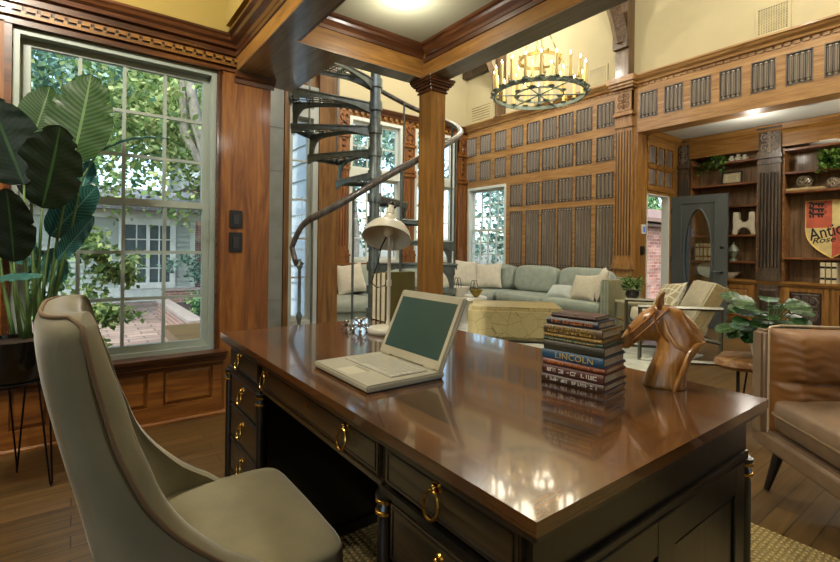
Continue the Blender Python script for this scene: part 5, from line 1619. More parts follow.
cab_door(2.40, 2.82, False); cab_door(2.84, 3.26, False)
cab_door(1.59, 2.07, True); cab_door(1.06, 1.56, True); cab_door(.10, .62, True)

# ---- things on the shelves
def on(z): return z+.0005
XS = 7.90
def spine_book(lab, x, y, z, th, h, d, c, band=None, group=None, lean=0):
    t = thing('hardback_book', lab, 'book', (x, y, on(z)), 0, group)
    m = MB(); m.box(-d/2, -th/2, 0, d/2, -th/2+.003, h); m.box(-d/2, th/2-.003, 0, d/2, th/2, h); m.box(-d/2, -th/2, 0, -d/2+.004, th/2, h); m.build('cover', c, t, world=False, bev=.001, seg=1)
    m = MB(); m.box(-d/2+.004, -th/2+.003, .003, d/2-.004, th/2-.003, h-.006); m.build('page_block', PAPER, t, world=False)
    if band:
        m = MB()
        for q in (.18, .72): m.box(-d/2-.0008, -th/2+.002, h*q, -d/2+.001, th/2-.002, h*q+h*.1)
        m.build('spine_band', band, t, world=False)
    return t
IV = bc_('ivory_spine', '#d3c6a0'); RB = mat('red_band', '#8c3a22', .5)
# top bay items (left bay)
t = thing('trailing_ivy_plant', 'trailing ivy plant on the top shelf of the left bookcase bay', 'plant', (7.93, 2.96, on(2.475)), 0)
m = MB(); m.lathe([(0, 0), (.05, 0), (.065, .07), (0, .07)], (7.93, 2.96, on(2.475)), 16); m.build('pot', BLK, t, smooth=True)
m = MB(); tuft(m, (7.89, 2.95, 2.51), 380, .11, .9, .045, .2, 21, .36, 2.482)
rr = random.Random(2)
for k in range(9):
    y = 3.13-.04*k; L = rr.uniform(.05, .2)
    for q in range(int(L/.012)):
        p = V((7.735-.004*q*0, y+rr.uniform(-.01, .01), 2.475-.012*q))
        tuft(m, p, 1, .012, 0, .045, 0, k*50+q, .45)
m.build('foliage', GREEN, t)
for k, (y, h) in enumerate(((2.745, .085), (2.655, .10), (2.575, .085))):
    t = thing('knobby_vase', ['cream knobby vase nearest the ivy on the top shelf', 'cream knobby vase in the middle of three on the top shelf', 'cream knobby vase farthest from the ivy on the top shelf'][k], 'vase', (7.86, y, on(2.475)), 0, 'knobby vases on the top shelf')
    m = MB(); m.lathe([(0, 0), (.03, 0), (.042, h*.4), (.022, h*.75), (.03, h), (0, h-.01)], (7.86, y, on(2.475)), 16)
    for q in range(5): m.ball((7.86+.038*cos(q*1.26), y+.038*sin(q*1.26), on(2.475)+h*.45), .014, 8, 5)
    m.build('body', CREAM, t, smooth=True)
t = thing('framed_certificate', 'small dark framed certificate standing on a bookcase shelf', 'picture frame', (7.90, 2.745, on(2.145)), 0)
Mf = T(7.88, 2.745, on(2.145)) @ RY(radians(10)) @ MX
m = MB(); w, h = .27, .19
for a, b_, c, d in ((-w/2, w/2, 0, .02), (-w/2, w/2, h-.02, h), (-w/2, -w/2+.02, .02, h-.02), (w/2-.02, w/2, .02, h-.02)): m.box(a, c, 0, b_, d, .018, 0, Mf)
m.build('frame', BLK, t)
m = MB(); m.box(-w/2+.02, .02, .003, w/2-.02, h-.02, .008, 0, Mf); m.build('mat_board', mat('mat_board', '#b9ad84', .8), t)
m = MB(); m.box(-.085, .045, .008, .085, h-.045, .0095, 0, Mf); pr_ = m.build('print', mat('certificate_paper', '#cfc7a4', .8), t)
m = MB()
for q in range(5): m.box(-.065+.01*(q % 2), .060+.016*q, .0095, .065-.012*(q % 3), .064+.016*q, .0105, 0, Mf)
m.build('text_line', mat('certificate_ink', '#6d5f43', .8), pr_)
for k in range(3):
    y = 3.065-.058*k
    t = thing('painted_jar', ['red and white painted jar standing nearest the doorway of three', 'red and white painted jar, middle of a row of three', 'red and white painted jar standing nearest the fluted pilaster of three'][k], 'jar', (7.84, y, on(1.815)), 0, 'painted jars in a row')
    m = MB(); m.lathe([(0, 0), (.024, 0), (.026, .01), (.026, .10), (.022, .11), (0, .11)], (7.84, y, on(1.815)), 18); m.build('body', CREAM, t, smooth=True)
    m = MB(); m.lathe([(.0264, .03), (.027, .032), (.027, .075), (.0264, .077)], (7.84, y, on(1.815)), 18); m.build('red_band', mat('red_glaze', '#a8442c', .4) if k == 0 else bpy.data.materials['red_glaze'], t, smooth=True)
# white abstract sculpture
t = thing('arched_sculpture', 'white abstract sculpture like two arches back to back on a shelf', 'sculpture', (7.85, 2.56, on(1.385)), 0)
z0 = on(1.385); out = []
hw_ = .150; H = .33
L_ = [(-hw_, 0), (-hw_*.9, .12), (-hw_*.95, .2), (-hw_*.88, H), (-hw_*.45, H), (-hw_*.42, .27)]
arc = [(hw_*.42*cos(pi+pi*k/10), .235+.055*sin(pi+pi*k/10)) for k in range(11)]
R_ = [(-a, b_) for a, b_ in L_[::-1]]
inn = [(hw_*.6*cos(pi*k/10), .0+.10*sin(pi*k/10)) for k in range(11)]
m = MB()
poly = L_+arc+R_+inn
m.prism([(2.56+a, z0+b_) for a, b_ in poly], 'x', 7.80, 7.90); m.build('body', mat('ivory_plaster', '#cfc8b0', .6), t, bev=.008, seg=2)
t = thing('glass_cloche', 'small glass dome with a dark knob beside the white arched sculpture', 'dome', (7.85, 2.80, on(1.385)), 0)
m = MB(); m.lathe([(.055, 0), (.062, .045), (.058, .09), (.036, .125), (.0, .135)], (7.85, 2.80, on(1.385)+.012), 20); m.build('dome', glass_mat('clear_glass', (.93, .96, .95, 1), .3), t, smooth=True)
m = MB(); m.lathe([(0, 0), (.068, 0), (.068, .012), (0, .012)], (7.85, 2.80, on(1.385)), 20); m.build('base', BLK, t, smooth=True)
m = MB(); m.ball((7.85, 2.80, on(1.385)+.16), .014, 10, 6); m.build('knob', BLK, t, smooth=True)
t = thing('lidded_urn', 'grey green lidded urn on the second shelf from the counter', 'urn', (7.85, 2.70, on(.995)), 0)
m = MB(); m.lathe([(0, 0), (.05, 0), (.05, .015), (.02, .04), (.05, .09), (.075, .15), (.06, .19), (.0, .19)], (7.85, 2.70, on(.995)), 20); m.build('body', mat('celadon_glaze', '#7d8471', .3), t, smooth=True)
m = MB(); m.lathe([(.06, .19), (.045, .215), (.02, .24), (.012, .26), (.016, .275), (.0, .285)], (7.85, 2.70, on(.995)), 20); m.build('lid', mat('celadon_lid', '#8b8f7b', .3), t, smooth=True)
t = thing('shallow_dish', 'pale shallow dish standing below the lidded urn on the counter', 'dish', (7.86, 2.78, on(.735)), 0)
m = MB(); m.lathe([(0, 0), (.08, 0), (.15, .07), (.16, .09), (.145, .085), (.08, .02), (0, .015)], (7.86, 2.78, on(.735)), 28); m.build('body', CREAM, t, smooth=True)
for k in range(4):
    spine_book(['white bound volume nearest the doorway in the row behind the oval glass', 'white bound volume, second from the doorway in the row behind the oval glass', 'white bound volume, third from the doorway in the row behind the oval glass', 'white bound volume farthest from the doorway in the row behind the oval glass'][k], 7.85, 3.165-.058*k, .995, .05, .26, .17, IV, RB, 'white bound volumes on the left bay shelf')
t = thing('oval_platter', 'pale oval platter leaning below the white volumes, seen through the door glass', 'platter', (7.82, 2.96, on(.735)), 0)
m = MB(); m.lathe([(0, .0), (.05, 0), (.11, .015), (.13, .03), (.125, .032), (.05, .012), (0, .012)], (0, 0, 0), 28, M=T(7.85, 3.02, .735+.125) @ RY(radians(-78)), sx=1, sy=1.25); m.build('body', CREAM, t, smooth=True)
# right bay
t = thing('long_platter', 'long pale scalloped platter on the top shelf of the right bay', 'platter', (7.90, 1.62, on(2.545)), 0)
m = MB(); m.lathe([(0, 0), (.08, 0), (.14, .03), (.15, .05), (.14, .05), (.08, .02), (0, .015)], (7.90, 1.62, on(2.545)), 36, sy=1.5); m.build('body', WHITEC, t, smooth=True)
t = thing('leafy_shelf_plant', 'bushy bright green plant on the second shelf of the right bay', 'plant', (7.90, 1.58, on(2.225)), 0)
m = MB(); m.lathe([(0, 0), (.06, 0), (.08, .08), (0, .08)], (7.90, 1.58, on(2.225)), 16); m.build('pot', BLK, t, smooth=True)
m = MB(); tuft(m, (7.87, 1.58, 2.28), 420, .13, 1.3, .055, .2, 31, .42, 2.232); tuft(m, (7.74, 1.60, 2.22), 90, .09, .5, .05, .5, 32, .42); m.build('foliage', GREEN, t)
for k, y in enumerate((1.90, 1.60)):
    if k == 0:
        t = book('hardback_book', 'old tan book lying flat under the larger woven ball', 7.88, 1.86, on(1.965), .2, .40, .035, bc_('tan', '#a8905c'))
        bz = on(1.965)+.036; r_ = .088; lab = 'larger woven metal ball resting on a tan book, right bay'
    else: bz = on(1.965); r_ = .075; lab = 'smaller woven metal ball directly on the shelf below the bushy plant'
    t = thing('woven_ball', lab, 'ornament', (7.87, y-.02, bz), 0, 'woven metal balls in the right bay')
    m = MB(); c = V((7.87, y-.02, bz+r_*1.02)); rr = random.Random(k+5)
    for q in range(11):
        n_ = V((rr.uniform(-1, 1), rr.uniform(-1, 1), rr.uniform(-1, 1))).normalized(); u_ = n_.orthogonal().normalized(); w_ = n_.cross(u_)
        rad = r_*.96
        m.tube([c+(u_*cos(2*pi*s/24)+w_*sin(2*pi*s/24))*rad for s in range(24)], .005, 5, closed=True)
    m.build('strands', mat('pale_wire', '#b3a894', .3, .7) if k == 0 else bpy.data.materials['pale_wire'], t, smooth=True)
# shield sign
sg = thing('shield_sign', 'red and cream heraldic shield sign reading Antique in black letter', 'sign', (7.99, 1.60, on(1.065)), 0)
def halfshield(s):
    w, h = .275, .765
    pts = [(0, h), (s*w, h)]
    for k in range(13):
        t_ = k/12; pts.append((s*w*cos(t_*pi/2)**.75 if k < 12 else 0, h*.52*(1-sin(t_*pi/2)**1.0)))
    pts2 = [(0, h), (s*w, h), (s*w, h*.52)]+[(s*w*(1-(k/10)**2.4), h*.52*(1-k/10)) for k in range(1, 11)]
    return pts2
ysh = 1.612
REDP = mat('faded_red_paint', '#b5543a', .55, 0, .15, 10); CRMP = mat('aged_cream_paint', '#cdb87a', .55, 0, .15, 10); BLKP = mat('black_sign_paint', '#15110d', .5)
for s, (top_m, bot_m) in ((1, (REDP, CRMP)), (-1, (CRMP, REDP))):
    pl_ = halfshield(s); cut = .40
    def clip(poly, lo):
        out = []
        for i in range(len(poly)):
            a, b_ = poly[i], poly[(i+1) % len(poly)]
            ia = (a[1] >= cut) == lo; ib = (b_[1] >= cut) == lo
            if ia: out.append(a)
            if ia != ib:
                t_ = (cut-a[1])/(b_[1]-a[1]); out.append((a[0]+(b_[0]-a[0])*t_, cut))
        return out
    for lo, mm in ((True, top_m), (False, bot_m)):
        m = MB(); m.prism([(ysh+a, on(1.065)+b_) for a, b_ in clip(pl_, lo)], 'x', 7.975, 7.995); m.build('shield_quarter', mm, sg)
m = MB()
full = [(a, b_) for a, b_ in halfshield(1)]; full2 = [(a, b_) for a, b_ in halfshield(-1)][::-1]
loop = [(7.974, ysh+a, on(1.065)+b_) for a, b_ in full[1:]+full2[1:-1]]
m.tube(loop, .007, 6, closed=True); m.build('gilt_edge', GOLD, sg, smooth=True)
def text(body, size, y, z, font_rz=0, shear=0, name='lettering', mt=BLKP, sx=1.0, x=7.9735):
    cu = bpy.data.curves.new(name, 'FONT'); cu.body = body; cu.size = size; cu.extrude = .0006; cu.align_x = 'CENTER'; cu.shear = shear; cu.offset = size*.012
    cu.materials.append(mt); o = mesh_text(cu); o.parent = sg
    o.matrix_local = T(x-7.99, y-1.60, z-on(1.065)) @ Matrix(((0,0,-1,0),(-1,0,0,0),(0,1,0,0),(0,0,0,1))) @ RZ(font_rz)
    o.scale = (sx, 1, 1); return o
text('Antique', .225, ysh-.03, on(1.065)+.30, radians(16), .10, sx=.72)
text('Rose Dr', .105, ysh-.0, on(1.065)+.215, radians(8), .35, sx=1.15)
m = MB()
def lion(y, z, s=1.0):
    """small walking-beast silhouette"""
    x = 7.9735
    m.prism([(y-.05*s, z), (y-.045*s, z+.022*s), (y+.03*s, z+.024*s), (y+.04*s, z+.036*s), (y+.062*s, z+.038*s), (y+.07*s, z+.026*s), (y+.055*s, z+.016*s), (y+.035*s, z+.006*s)], 'x', x-.001, x+.002)
    for q in (-.042, -.02, .022, .044): m.prism([(y+q*s, z-.018*s), (y+q*s+.008*s, z+.012*s), (y+q*s+.018*s, z+.012*s), (y+q*s+.016*s, z-.018*s)], 'x', x-.001, x+.002)
    m.tube([(x, y-.048*s, z+.018*s), (x, y-.066*s, z+.028*s), (x, y-.06*s, z+.042*s), (x, y-.042*s, z+.044*s)], .003*s, 5)
for k in range(3): lion(ysh+.15, on(1.065)+.565+.068*k, 1.4)
m.build('lion_emblem', BLKP, sg)
for k in range(3):
    spine_book(['cream volume nearest the shield point in the row on the right bay counter', 'cream volume in the middle of the row on the right bay counter', 'cream volume farthest from the fluted pilaster on the right bay counter'][k], 7.86, 1.66-.058*k, .735, .05, .27, .18, IV, BLK, 'cream volumes on the right bay counter')

# ================================================================== DOOR WITH OVAL GLASS
HX, HY, DWI, DHT = 7.50, 3.425, .765, 1.975
dr = thing('door_1', 'open grey painted entry door with a tall oval glass', 'door', (HX, HY, 0), radians(-88.5))
dr['kind'] = 'structure'
DG = mat('grey_green_door_paint', '#4b5150', .4, 0, .06)
# local: x along the leaf from the hinge, z up, y thickness
ocx, ocz, orx, orz = .375, 1.05, .195, .72
m = MB(); n = 64; o = 0
th = .022
for s in (-1, 1):
    for k in range(n):
        a = 2*pi*k/n; m.v.append(V((ocx+orx*cos(a), s*th, ocz+orz*sin(a))))
    for k in range(n):
        a = 2*pi*k/n; c_, s_ = cos(a), sin(a)
        # project to the door outline
        tx = ((DWI-ocx) if c_ > 0 else ocx)/max(abs(c_), 1e-6)/1.0; tz = ((DHT-ocz) if s_ > 0 else (ocz-.01))/max(abs(s_), 1e-6)
        t_ = min(tx, tz); m.v.append(V((min(DWI, max(0, ocx+c_*t_)), s*th, min(DHT, max(.01, ocz+s_*t_)))))
for si, b0 in ((0, 0), (1, 2*n)):
    for k in range(n):
        m.f.append((b0+k, b0+(k+1) % n, b0+n+(k+1) % n, b0+n+k)); m.mi.append(0)
for k in range(n):
    m.f.append((k, (k+1) % n, 2*n+(k+1) % n, 2*n+k)); m.f.append((n+k, n+(k+1) % n, 3*n+(k+1) % n, 3*n+k)); m.mi += [0, 0]
# square up the corners
for cx, cz in ((0, .01), (DWI, .01), (0, DHT), (DWI, DHT)):
    m.box(cx-.06 if cx else 0, -th*.999, cz-.1 if cz > 1 else cz, cx if cx else .06, th*.999, cz if cz > 1 else cz+.1)
m.build('door_leaf', DG, dr, world=False)
m = MB(); m.tube([(ocx+orx*cos(2*pi*k/64), -th-.002, ocz+orz*sin(2*pi*k/64)) for k in range(64)], .014, 8, closed=True); m.tube([(ocx+orx*cos(2*pi*k/64), th+.002, ocz+orz*sin(2*pi*k/64)) for k in range(64)], .014, 8, closed=True); m.build('oval_moulding', DG, dr, world=False, smooth=True)
m = MB()
for s in (-1, 1):
    y = s*(th+.004)
    for a, b_ in (((.14, .22), (.14, 1.86)), ((.61, .22), (.61, 1.86)), ((.14, 1.86), (.61, 1.86)), ((.14, .22), (.61, .22))): m.tube([(a[0], y, a[1]), (b_[0], y, b_[1])], .011, 6)
m.build('panel_moulding', DG, dr, world=False)
m = MB(); m.lathe([(0, -.003), (1, -.003), (1, .003), (0, .003)], (0, 0, 0), 48, M=T(ocx, 0, ocz) @ RX(pi/2) @ Matrix.Diagonal((orx, orz, 1, 1))); m.build('oval_glass', glass_mat('door_glass', (.9, .94, .93, 1), .25), dr, world=False)
LV = mat('dark_nickel', '#4d5150', .3, 1)
m = MB()
for s in (-1, 1):
    m.lathe([(.028, 0), (.028, .006), (.02, .012), (0, .012)], (.70, s*th, 1.20), 18, M=RX(-s*pi/2)); m.lathe([(.03, 0), (.03, .006), (.012, .012), (.01, .045), (0, .046)], (.70, s*th, .84), 18, M=RX(-s*pi/2))
    m.tube([(.70, s*(th+.042), .84), (.66, s*(th+.046), .842), (.59, s*(th+.042), .836)], .009, 8)
m.build('lever_handle', LV, dr, world=False, smooth=True)
m = MB()
for z in (.25, 1.0, 1.75): m.tube([(-.004, -th, z-.05), (-.004, -th, z+.05)], .008, 8)
m.build('hinge', LV, dr, world=False)

# thermostat and switch by the door
for (z0, z1, x0, x1, nm, lab, cat, mm) in ((1.375, 1.515, 6.60, 6.70, 'thermostat', 'white wall thermostat with a blue screen beside the doorway', 'thermostat', WHITEC), (1.075, 1.195, 6.58, 6.68, 'switch_plate', 'black switch plate on the wood wall beneath the thermostat', 'switch', BLK)):
    m = MB(); m.box(x0, SY-.02, z0, x1, SY-.0005, z1)
    t = solo(m, nm, mm, lab, cat, loc=((x0+x1)/2, SY, (z0+z1)/2), bev=.004)
    m = MB()
    if nm == 'thermostat': m.box(x0+.02, SY-.022, z0+.03, x1-.02, SY-.02, z1-.03); m.build('screen', emit_mat('blue_screen', '#3f5fa8', .5), t)
    else: m.box(x0+.035, SY-.026, z0+.035, x1-.035, SY-.02, z1-.035); m.build('toggle', bpy.data.materials['dark_rocker'], t)

# ================================================================== CHANDELIER
CX_, CY_, CZ_, CR = 4.30, 3.47, 2.93, .515
cd = thing('ring_chandelier', 'wrought iron ring chandelier with two tiers and lit candle lamps', 'chandelier', (CX_, CY_, CZ_))
CI = mat('verdigris_iron', '#74827a', .5, .4, .25, 20, .2, 60); CIB = mat('gilded_iron', '#a08a4a', .4, .6, .2)
m = MB(); nn = 64
def ringband(mb, r, z0, z1, t_=.008):
    o = len(mb.v)
    for k in range(nn):
        a = 2*pi*k/nn; c, s = cos(a), sin(a)
        for rr_, zz_ in ((r-t_, z0), (r+t_, z0), (r+t_, z1), (r-t_, z1)): mb.v.append(V((CX_+rr_*c, CY_+rr_*s, zz_)))
    for k in range(nn):
        for j in range(4):
            a = o+4*k+j; b_ = o+4*k+(j+1) % 4; q = 4*((k+1) % nn-k); mb.f.append((a, b_, b_+q, a+q)); mb.mi.append(0)
ringband(m, CR, CZ_-.03, CZ_+.015); m.build('lower_ring', CI, cd)
m = MB()
for k in range(24):
    a = 2*pi*(k+.5)/24; p = V((CX_+(CR+.012)*cos(a), CY_+(CR+.012)*sin(a), CZ_)); d = V((-sin(a), cos(a), 0)); rd = V((cos(a), sin(a), 0))
    m.tube([p-d*.05+V((0, 0, -.02)), p-d*.02+rd*.02+V((0, 0, .01)), p+rd*.03+V((0, 0, .0)), p+d*.02+rd*.02+V((0, 0, .01)), p+d*.05+V((0, 0, -.02))], [.004, .009, .011, .009, .004], 6)
m.build('leaf_scroll', CI, cd, smooth=True)
m = MB(); ringband(m, .27, CZ_-.02, CZ_+.0, .006); m.build('inner_ring', CI, cd)
m = MB(); ringband(m, .235, 3.30, 3.335, .007)
for k in range(12):
    a = 2*pi*k/12; m.ball((CX_+.24*cos(a), CY_+.24*sin(a), 3.345), .018, 8, 5)
m.build('upper_ring', CIB, cd, smooth=True, angle=40)
m = MB()
for k in range(3):
    a = pi*k/3+.3; d = V((cos(a), sin(a), 0))*CR; c = V((CX_, CY_, CZ_-.01)); m.tube([c-d, c+d], .008, 6)
m.tube([(CX_, CY_, CZ_-.12), (CX_, CY_, CZ_+.08)], .016, 8); m.ball((CX_, CY_, CZ_-.12), .026, 10, 6); m.build('cross_bar', CI, cd, smooth=True)
m = MB()
for k in range(4):
    a = pi*k/2+.5; d = V((cos(a), sin(a), 0)); p0 = V((CX_, CY_, 0))
    a0_, a1_ = p0+d*CR*.98+V((0, 0, CZ_+.01)), p0+d*.235+V((0, 0, 3.30)); a2_ = p0+d*.05+V((0, 0, 3.75))
    for (A_, B_) in ((a0_, a1_), (a1_, a2_)):
        L = (B_-A_).length; n = int(L/.05); ax_ = (B_-A_).normalized(); u_ = ax_.orthogonal().normalized(); w_ = ax_.cross(u_)
        for q in range(n):
            c = A_+(B_-A_)*(q+.5)/n; s_ = u_ if q % 2 else w_
            m.tube([c+ax_*.03*cos(2*pi*h_/10)+s_*.013*sin(2*pi*h_/10) for h_ in range(10)], .004, 5, closed=True)
m.tube([(CX_, CY_, 3.74), (CX_, CY_, 5.2)], .012, 8); m.build('chain', CIB, cd, smooth=True)
for k in range(8):
    m = MB(); a = 2*pi*k/8; m.ball((CX_+CR*cos(a), CY_+CR*sin(a), CZ_+.06), .014, 8, 5); m.tube([(CX_+CR*cos(a), CY_+CR*sin(a), CZ_), (CX_+CR*cos(a), CY_+CR*sin(a), CZ_+.1)], .006, 6)
    m.build('finial', CIB, cd, smooth=True)
CAND = mat('ivory_candle_sleeve', '#d9c27a', .5, 0, .06)
FLAM = emit_mat('candle_glow', '#ffe2b4', 14)
first = None
pos = [(2*pi*(k+.25)/20, CR-.0, CZ_+.015, .25) for k in range(20)]+[(2*pi*(k+.5)/8, .27, CZ_, .24) for k in range(8)]
for a, r, z, h in pos:
    x, y = CX_+r*cos(a), CY_+r*sin(a)
    if first is None:
        m = MB(); m.lathe([(.017, 0), (.0185, .01), (.0175, .1), (.0175, .25), (.006, .252)], (0, 0, 0), 12)
        first = m.build('candle', CAND, cd, smooth=True, world=False)
        m = MB(); m.lathe([(.0, .252), (.008, .26), (.0095, .272), (.004, .29), (0, .30)], (0, 0, 0), 10); fl_ = m.build('flame_bulb', FLAM, first, smooth=True, world=False)
        m = MB(); m.lathe([(.018, -.004), (.036, .006), (.038, .010), (.018, .004)], (0, 0, 0), 14); m.build('drip_pan', CI, first, smooth=True, world=False)
        c = first
    else:
        c = first.copy(); COL.objects.link(c)
        for ch_ in list(first.children):
            q = ch_.copy(); COL.objects.link(q); q.parent = c
    c.parent = cd; c.location = (x-CX_, y-CY_, z-CZ_)

# ================================================================== GRILLES, DOWNLIGHTS, SPEAKER
def grille(lab, y0, y1, z0, z1, x, style):
    t = thing('vent_grille', lab, 'vent', (x, (y0+y1)/2, z0), 0, None)
    m = MB(); f = .03
    for a, b_, c, d in ((y0, y1, z0, z0+f), (y0, y1, z1-f, z1), (y0, y0+f, z0+f, z1-f), (y1-f, y1, z0+f, z1-f)): m.box(x-.012, a, c, x-.0005, b_, d)
    m.build('frame', PLASTER, t)
    m = MB(); m.box(x-.003, y0+f, z0+f, x-.0005, y1-f, z1-f); m.build('backing', mat('vent_dark', '#4b4838', .9) if 'vent_dark' not in bpy.data.materials else bpy.data.materials['vent_dark'], t)
    m = MB()
    if style == 'lattice':
        n = 12
        for k in range(1, n): yy = y0+f+(y1-y0-2*f)*k/n; m.box(x-.009, yy-.006, z0+f, x-.003, yy+.006, z1-f)
        n = 16
        for k in range(1, n): zz_ = z0+f+(z1-z0-2*f)*k/n; m.box(x-.010, y0+f, zz_-.005, x-.003, y1-f, zz_+.005)
    else:
        n = 6
        for k in range(n):
            zz_ = z0+f+(z1-z0-2*f)*(k+.1)/n; hh = (z1-z0-2*f)/n; m.add([(x-.012, y0+f, zz_), (x-.012, y1-f, zz_), (x-.003, y1-f, zz_+hh*.75), (x-.003, y0+f, zz_+hh*.75)], [(0, 1, 2, 3)])
            m.box(x-.013, y0+f, zz_-.004, x-.004, y1-f, zz_+.004)
    m.build('louvre', mat('grille_metal', '#b7ab84', .6) if 'grille_metal' not in bpy.data.materials else bpy.data.materials['grille_metal'], t)
grille('lattice vent grille high on plaster above the library frieze', 1.69, 2.035, 3.68, 4.03, XP+.02, 'lattice')
grille('lattice vent grille on plaster right of the chandelier', 3.94, 4.275, 3.69, 3.99, XP+.02, 'lattice')
grille('large louvred return vent in the high corner left of the chandelier', 6.40, 7.0, 3.66, 4.02, XP+.02, 'louvre')
DLG = 'recessed ceiling lights'
def downlight(lab, x, y, z, r=.055, strength=6):
    t = thing('recessed_and_fill_downlight', lab, 'ceiling light', (x, y, z), 0, DLG)
    m = MB(); m.lathe([(r*.8, -.001), (r*.82, -.006), (r*1.25, -.004), (r*1.3, -.0005)], (x, y, z), 28); m.build('trim_ring', WHITEC, t, smooth=True)
    m = MB(); m.lathe([(0, -.003), (r*.8, -.003), (r*.8, -.0008), (0, -.0008)], (x, y, z), 24); m.build('lens', emit_mat('lens_glow', '#ffe9c0', strength) if 'lens_glow' not in bpy.data.materials else bpy.data.materials['lens_glow'], t)
def lamp(kind, name, loc, power, col=(1, .86, .66), size=.1, spread=None, rot=None, sz=None):
    l = bpy.data.lights.new(name, kind); l.energy = power; l.color = col
    if kind == 'AREA':
        l.shape = 'DISK'; l.size = size
        if spread: l.spread = spread
    elif kind == 'SPOT': l.spot_size = spread or 2; l.spot_blend = .7; l.shadow_soft_size = size
    elif kind == 'POINT': l.shadow_soft_size = size
    o = bpy.data.objects.new(name, l); COL.objects.link(o); o.location = loc
    if rot: o.rotation_euler = rot
    return o
# study and library downlights (fixture + its lamp); the unseen ones are added fill
WARM = (1, .95, .84)
spots = [('round recessed light in the plaster ceiling over the column beams', 1.46, 2.12, 2.52, 6), ('unseen fill light over the desk in the study ceiling', 1.46, .55, 2.52, 15), 
         ('unseen fill light in the yellow ceiling over the velvet chair', -.45, 2.05, 3.0, 60), ('unseen fill light in the yellow ceiling near the tall plant', -.75, 1.9, 3.0, 44), ('unseen fill light in the yellow ceiling at the far end of the study', -1.6, -1.2, 3.0, 7)]  # all but the first lamp are out of view, added to brighten the study
for lab, x, y, z, p in spots:
    downlight(lab, x, y, z); lamp('POINT', 'recessed_and_fill_lamp', (x, y, z-.14), p*KD, WARM, .07)
for lab, x, y, p in (('recessed light over the open doorway side of the alcove ceiling', 6.98, 2.20, 7), ('unseen fill light in the alcove ceiling past the round speaker', 7.0, .4, 42)):  # second lamp is out of view, added to brighten the shelves
    downlight(lab, x, y, 2.90); lamp('POINT', 'recessed_and_fill_lamp', (x, y, 2.60), p*KD, WARM, .07)
t = thing('ceiling_speaker', 'round white flush speaker in the library alcove ceiling', 'speaker', (6.93, 1.62, 2.90))
m = MB(); m.lathe([(0, -.006), (.10, -.006), (.115, -.004), (.12, -.0006), (0, -.0006)], (6.93, 1.62, 2.90), 32); m.build('grille', mat('speaker_mesh', '#9da6a6', .7), t, smooth=True)
# unseen fill lamps added in the high ceiling of the great room
for lab, x, y in (('unseen fill light in the high ceiling over the golden ottoman', 3.4, 2.2), ('unseen fill light in the high ceiling near the far windows', 3.4, 5.4), ('unseen fill light in the high ceiling above the library frieze', 5.2, .9), ('unseen fill light in the high ceiling near the panelled wall', 5.3, 5.4), ('unseen fill light in the high ceiling over the leather sofa', 3.4, -.6)):
    downlight(lab, x, y, 5.2, .07); lamp('POINT', 'recessed_and_fill_lamp', (x, y, 4.9), 75*KD, WARM, .1)
for k in range(4):
    a = k*pi/2+.4
    lamp('POINT', 'candle_lamp', (CX_+.40*cos(a), CY_+.40*sin(a), CZ_+.33), 5*KD, (1, .9, .7), .12)

# ================================================================== OUTSIDE
GZ = -.30
m = MB(); m.box(-9, YL+.16, GZ-.3, 30, 40, GZ)
struct(m, 'ground_patio', brick_mat('patio_brick', '#7a6860', '#978579', '#57514b', 1.0, bw=.44, rh=.22, ms=.014, rough=.85, varn=(.6, .6, 1), bmp=.2))
m = MB(); m.box(8.3, -30, GZ-.3, 40, YL+.15, GZ-.0); m.box(-30, -40, GZ-.3, 8.2, -4.5, GZ); m.box(-30, -4.5, GZ-.3, -3.5, 40, GZ)
struct(m, 'ground_lawn', mat('lawn_green', '#4c5d2c', .95, 0, .3, 3))
# neighbouring sided house
hs = thing('neighbour_house', 'grey green clapboard house across the brick patio', 'house', (1.0, 13.6, GZ))
SID = mat('clapboard_paint', '#97a39b', .7, 0, .04)
def siding(mb, axis, p, a0, a1, z0, z1, out=-1, step=.13):
    z = z0
    while z < z1:
        t_ = min(z+step, z1)
        if axis == 'x': mb.prism([(p, z), (p+out*.03, z), (p+out*.008, t_), (p, t_)], 'x', a0, a1)
        else: mb.prism([(p, z), (p+out*.03, z), (p+out*.008, t_), (p, t_)], 'y', a0, a1)
        z += step
hy = 13.6
m = MB(); m.box(-6, hy, GZ, 2.55, hy+4, 2.0); siding(m, 'x', hy, -6, 2.55, GZ+.35, 2.0)
m.build('clapboard_wall', SID, hs)
m = MB(); m.box(-6.1, hy-.1, 1.78, 2.75, hy, 2.02); m.box(2.48, hy-.05, GZ, 2.6, hy, 2.0); m.box(-6, hy-.06, GZ, 2.6, hy, GZ+.35); m.build('trim_board', mat('house_trim', '#b4beb6', .6), hs)
m = MB(); m.prism([(hy-.45, 1.98), (hy-.45, 2.06), (hy+2.0, 2.75), (hy+4.5, 2.06), (hy+4.5, 1.98)], 'x', -6.4, 2.9)
m.build('roof', brick_mat('grey_shingles', '#70747a', '#868a90', '#4f5256', 3.0, bw=.3, rh=.13, ms=.01, rough=.9, bmp=.3), hs)
m = MB(); wx_a, wx_b, wz_a, wz_b = .95, 2.05, .12, 1.68
m.box(wx_a-.08, hy-.09, wz_a-.1, wx_b+.08, hy-.035, wz_a); m.box(wx_a-.08, hy-.08, wz_b, wx_b+.08, hy-.035, wz_b+.1); m.box(wx_a-.08, hy-.08, wz_a, wx_a, hy-.035, wz_b); m.box(wx_b, hy-.08, wz_a, wx_b+.08, hy-.035, wz_b)
sashes(m, 'y', hy-.055, wx_a, wx_b, wz_a, wz_b, 4, 4, .05, .03); m.box((wx_a+wx_b)/2-.04, hy-.085, wz_a, (wx_a+wx_b)/2+.04, hy-.035, wz_b)
